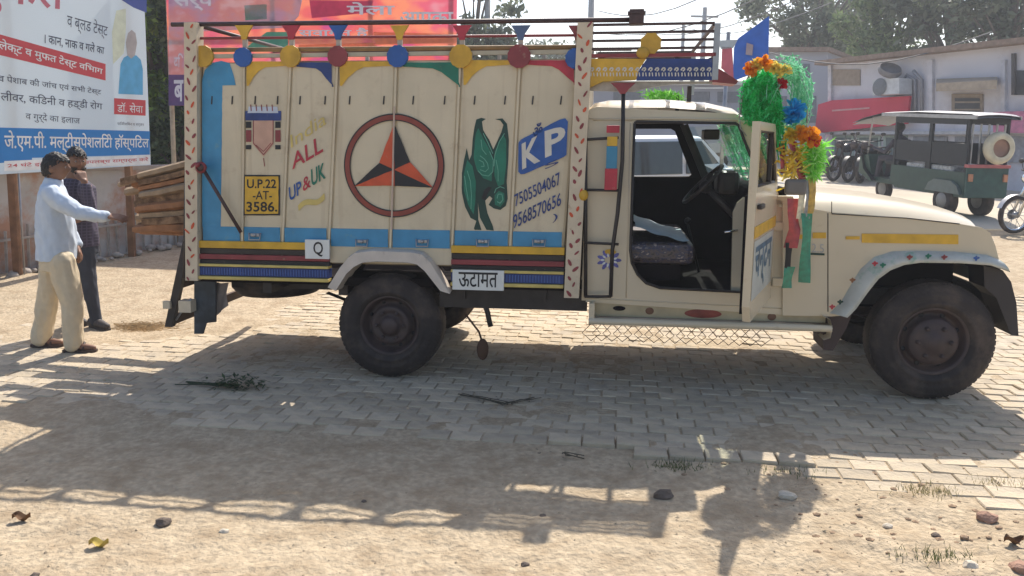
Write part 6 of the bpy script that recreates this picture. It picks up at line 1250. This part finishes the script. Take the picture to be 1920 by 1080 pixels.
for x, y, m, lb_ in ((185, 1020, TY, 'curled yellow dry leaf on the dirt at left'), (1900, 1020, TWG, 'brown dry leaf on the dirt at the right edge'), (40, 972, TWG, 'brown dry leaf at the left edge of the dirt')):
    c = G(x, y); c.z = dirt_h(c.x, c.y)+.01; b = B(); b.grid([[c+Vector((.045*(i/4-1), .026*math.sin(math.pi*i/8)*s_, .022*abs(s_)*1.0+.012*math.sin(i))) for i in range(9)] for s_ in (-1, -.5, 0, .5, 1)]); single(b, 'dry_leaf', mat('dead_leaf' if m is TWG else 'yellow_leaf', (.14, .07, .03) if m is TWG else (.45, .34, .08), .8), c, lb_, 'leaf')
for x, y, lb_, n in ((1765, 1040, 'small green weed tuft at the lower right', 120), (1270, 872, 'dark weeds under the raised paving edge', 150), (1740, 918, 'dry pale grass patch right of the broken paving', 200), (1480, 884, 'weeds at the right end of the raised paving edge', 60), (1880, 905, 'dry grass patch at the right edge of the paving', 160)):
    c = G(x, y); b = B(); rd = random.Random(x)
    for i in range(n):
        p = c+Vector((rd.gauss(0, .09), rd.gauss(0, .035), 0)); p.z = dirt_h(p.x, p.y)-.004; d = Vector((rd.gauss(0, .5), rd.gauss(0, .5), 1)).normalized()*rd.uniform(.015, .05); s = Vector((.003, .001, 0)); b.add([p-s, p+s, p+d], [(0, 1, 2)])
    single(b, 'weed_tuft', leafmat('weed_green', (.05, .07, .02), (.10, .13, .04), (.22, .22, .1)) if n != 200 and n != 160 else leafmat('weed_dry', (.20, .19, .08), (.32, .27, .14), (.42, .36, .2)), c, lb_, 'weeds')['kind'] = 'stuff'
c = G(272, 616); b = B(); rd = random.Random(4)
for i in range(700):
    p = c+Vector((rd.gauss(0, .13), rd.gauss(0, .07), abs(rd.gauss(0, .02)))); d = Vector((rd.gauss(0, 1), rd.gauss(0, .6), rd.gauss(0, .15))).normalized()*.05; s = Vector((0, .003, .003)); b.add([p-d-s, p-d+s, p+d], [(0, 1, 2)])
single(b, 'straw_heap', mat('straw', (.40, .26, .12), .9, var=.3), c, 'small heap of brown straw and bark under the tail board', 'straw')
b = B(); rd = random.Random(40)
for i in range(420):
    x = rd.uniform(.9, 3.4); y_ = rd.uniform(2.7, 4.5); 
    if rd.random() > (x-.6)/2.2: continue
    r = rd.choice((.006, .008, .010, .013, .018)); z = dirt_h(x, y_); bm = bmesh.new(); bmesh.ops.create_icosphere(bm, subdivisions=1, radius=1)
    for v in bm.verts: n_ = 1+.4*noise.noise(v.co*1.5+Vector((i, 0, 0))); v.co = Vector((x+v.co.x*r*n_*1.2, y_+v.co.y*r*n_, z+v.co.z*r*.6*n_))
    bm.verts.index_update(); b.add([v.co for v in bm.verts], [[v.index for v in f.verts] for f in bm.faces]); bm.free()
o = b.out('clods', mat('clod_brown', (.28, .19, .12), .95, var=.4, scale=30)); tag(o, 'small brown clods scattered over the dirt at the lower right', 'clods', kind='stuff')
# loose grit and crumbs over the foreground
b = B(); rd = random.Random(12)
for i in range(7000):
    x = rd.uniform(-3.6, 3.6); y_ = 2.6+abs(rd.gauss(0, 1.3)); 
    if x < .8 and rd.random() < .55: continue
    r = rd.choice((.002, .003, .003, .004, .004, .005, .007, .011)); z = dirt_h(x, y_); q = [Vector((x+r*math.cos(a)*rd.uniform(.7, 1.2), y_+r*math.sin(a)*rd.uniform(.7, 1.2), z-.002)) for a in (0, 1.6, 3.1, 4.7)]; t = Vector((x, y_, z+r*rd.uniform(.3, .7))); b.add(q+[t], [(0, 1, 4), (1, 2, 4), (2, 3, 4), (3, 0, 4)])
o = b.out('grit', mat('grit', (.42, .33, .22), .95, var=.45, scale=60)); tag(o, 'loose grit and crumbs scattered on the dirt', 'grit', kind='stuff')

# ================================================================== HAZE
hb = B(); hb.box((-75, -12, -8), (75, 90, 17)); hm = bpy.data.materials.new('haze_air'); hm.use_nodes = True; n = hm.node_tree; n.nodes.remove(n.nodes['Principled BSDF'])
pvn = n.nodes.new('ShaderNodeVolumePrincipled'); pvn.inputs['Color'].default_value = (.86, .90, .96, 1); pvn.inputs['Density'].default_value = .0022; pvn.inputs['Anisotropy'].default_value = .3
n.links.new(pvn.outputs[0], n.nodes['Material Output'].inputs['Volume']); ho = hb.out('haze', hm); tag(ho, kind='stuff')
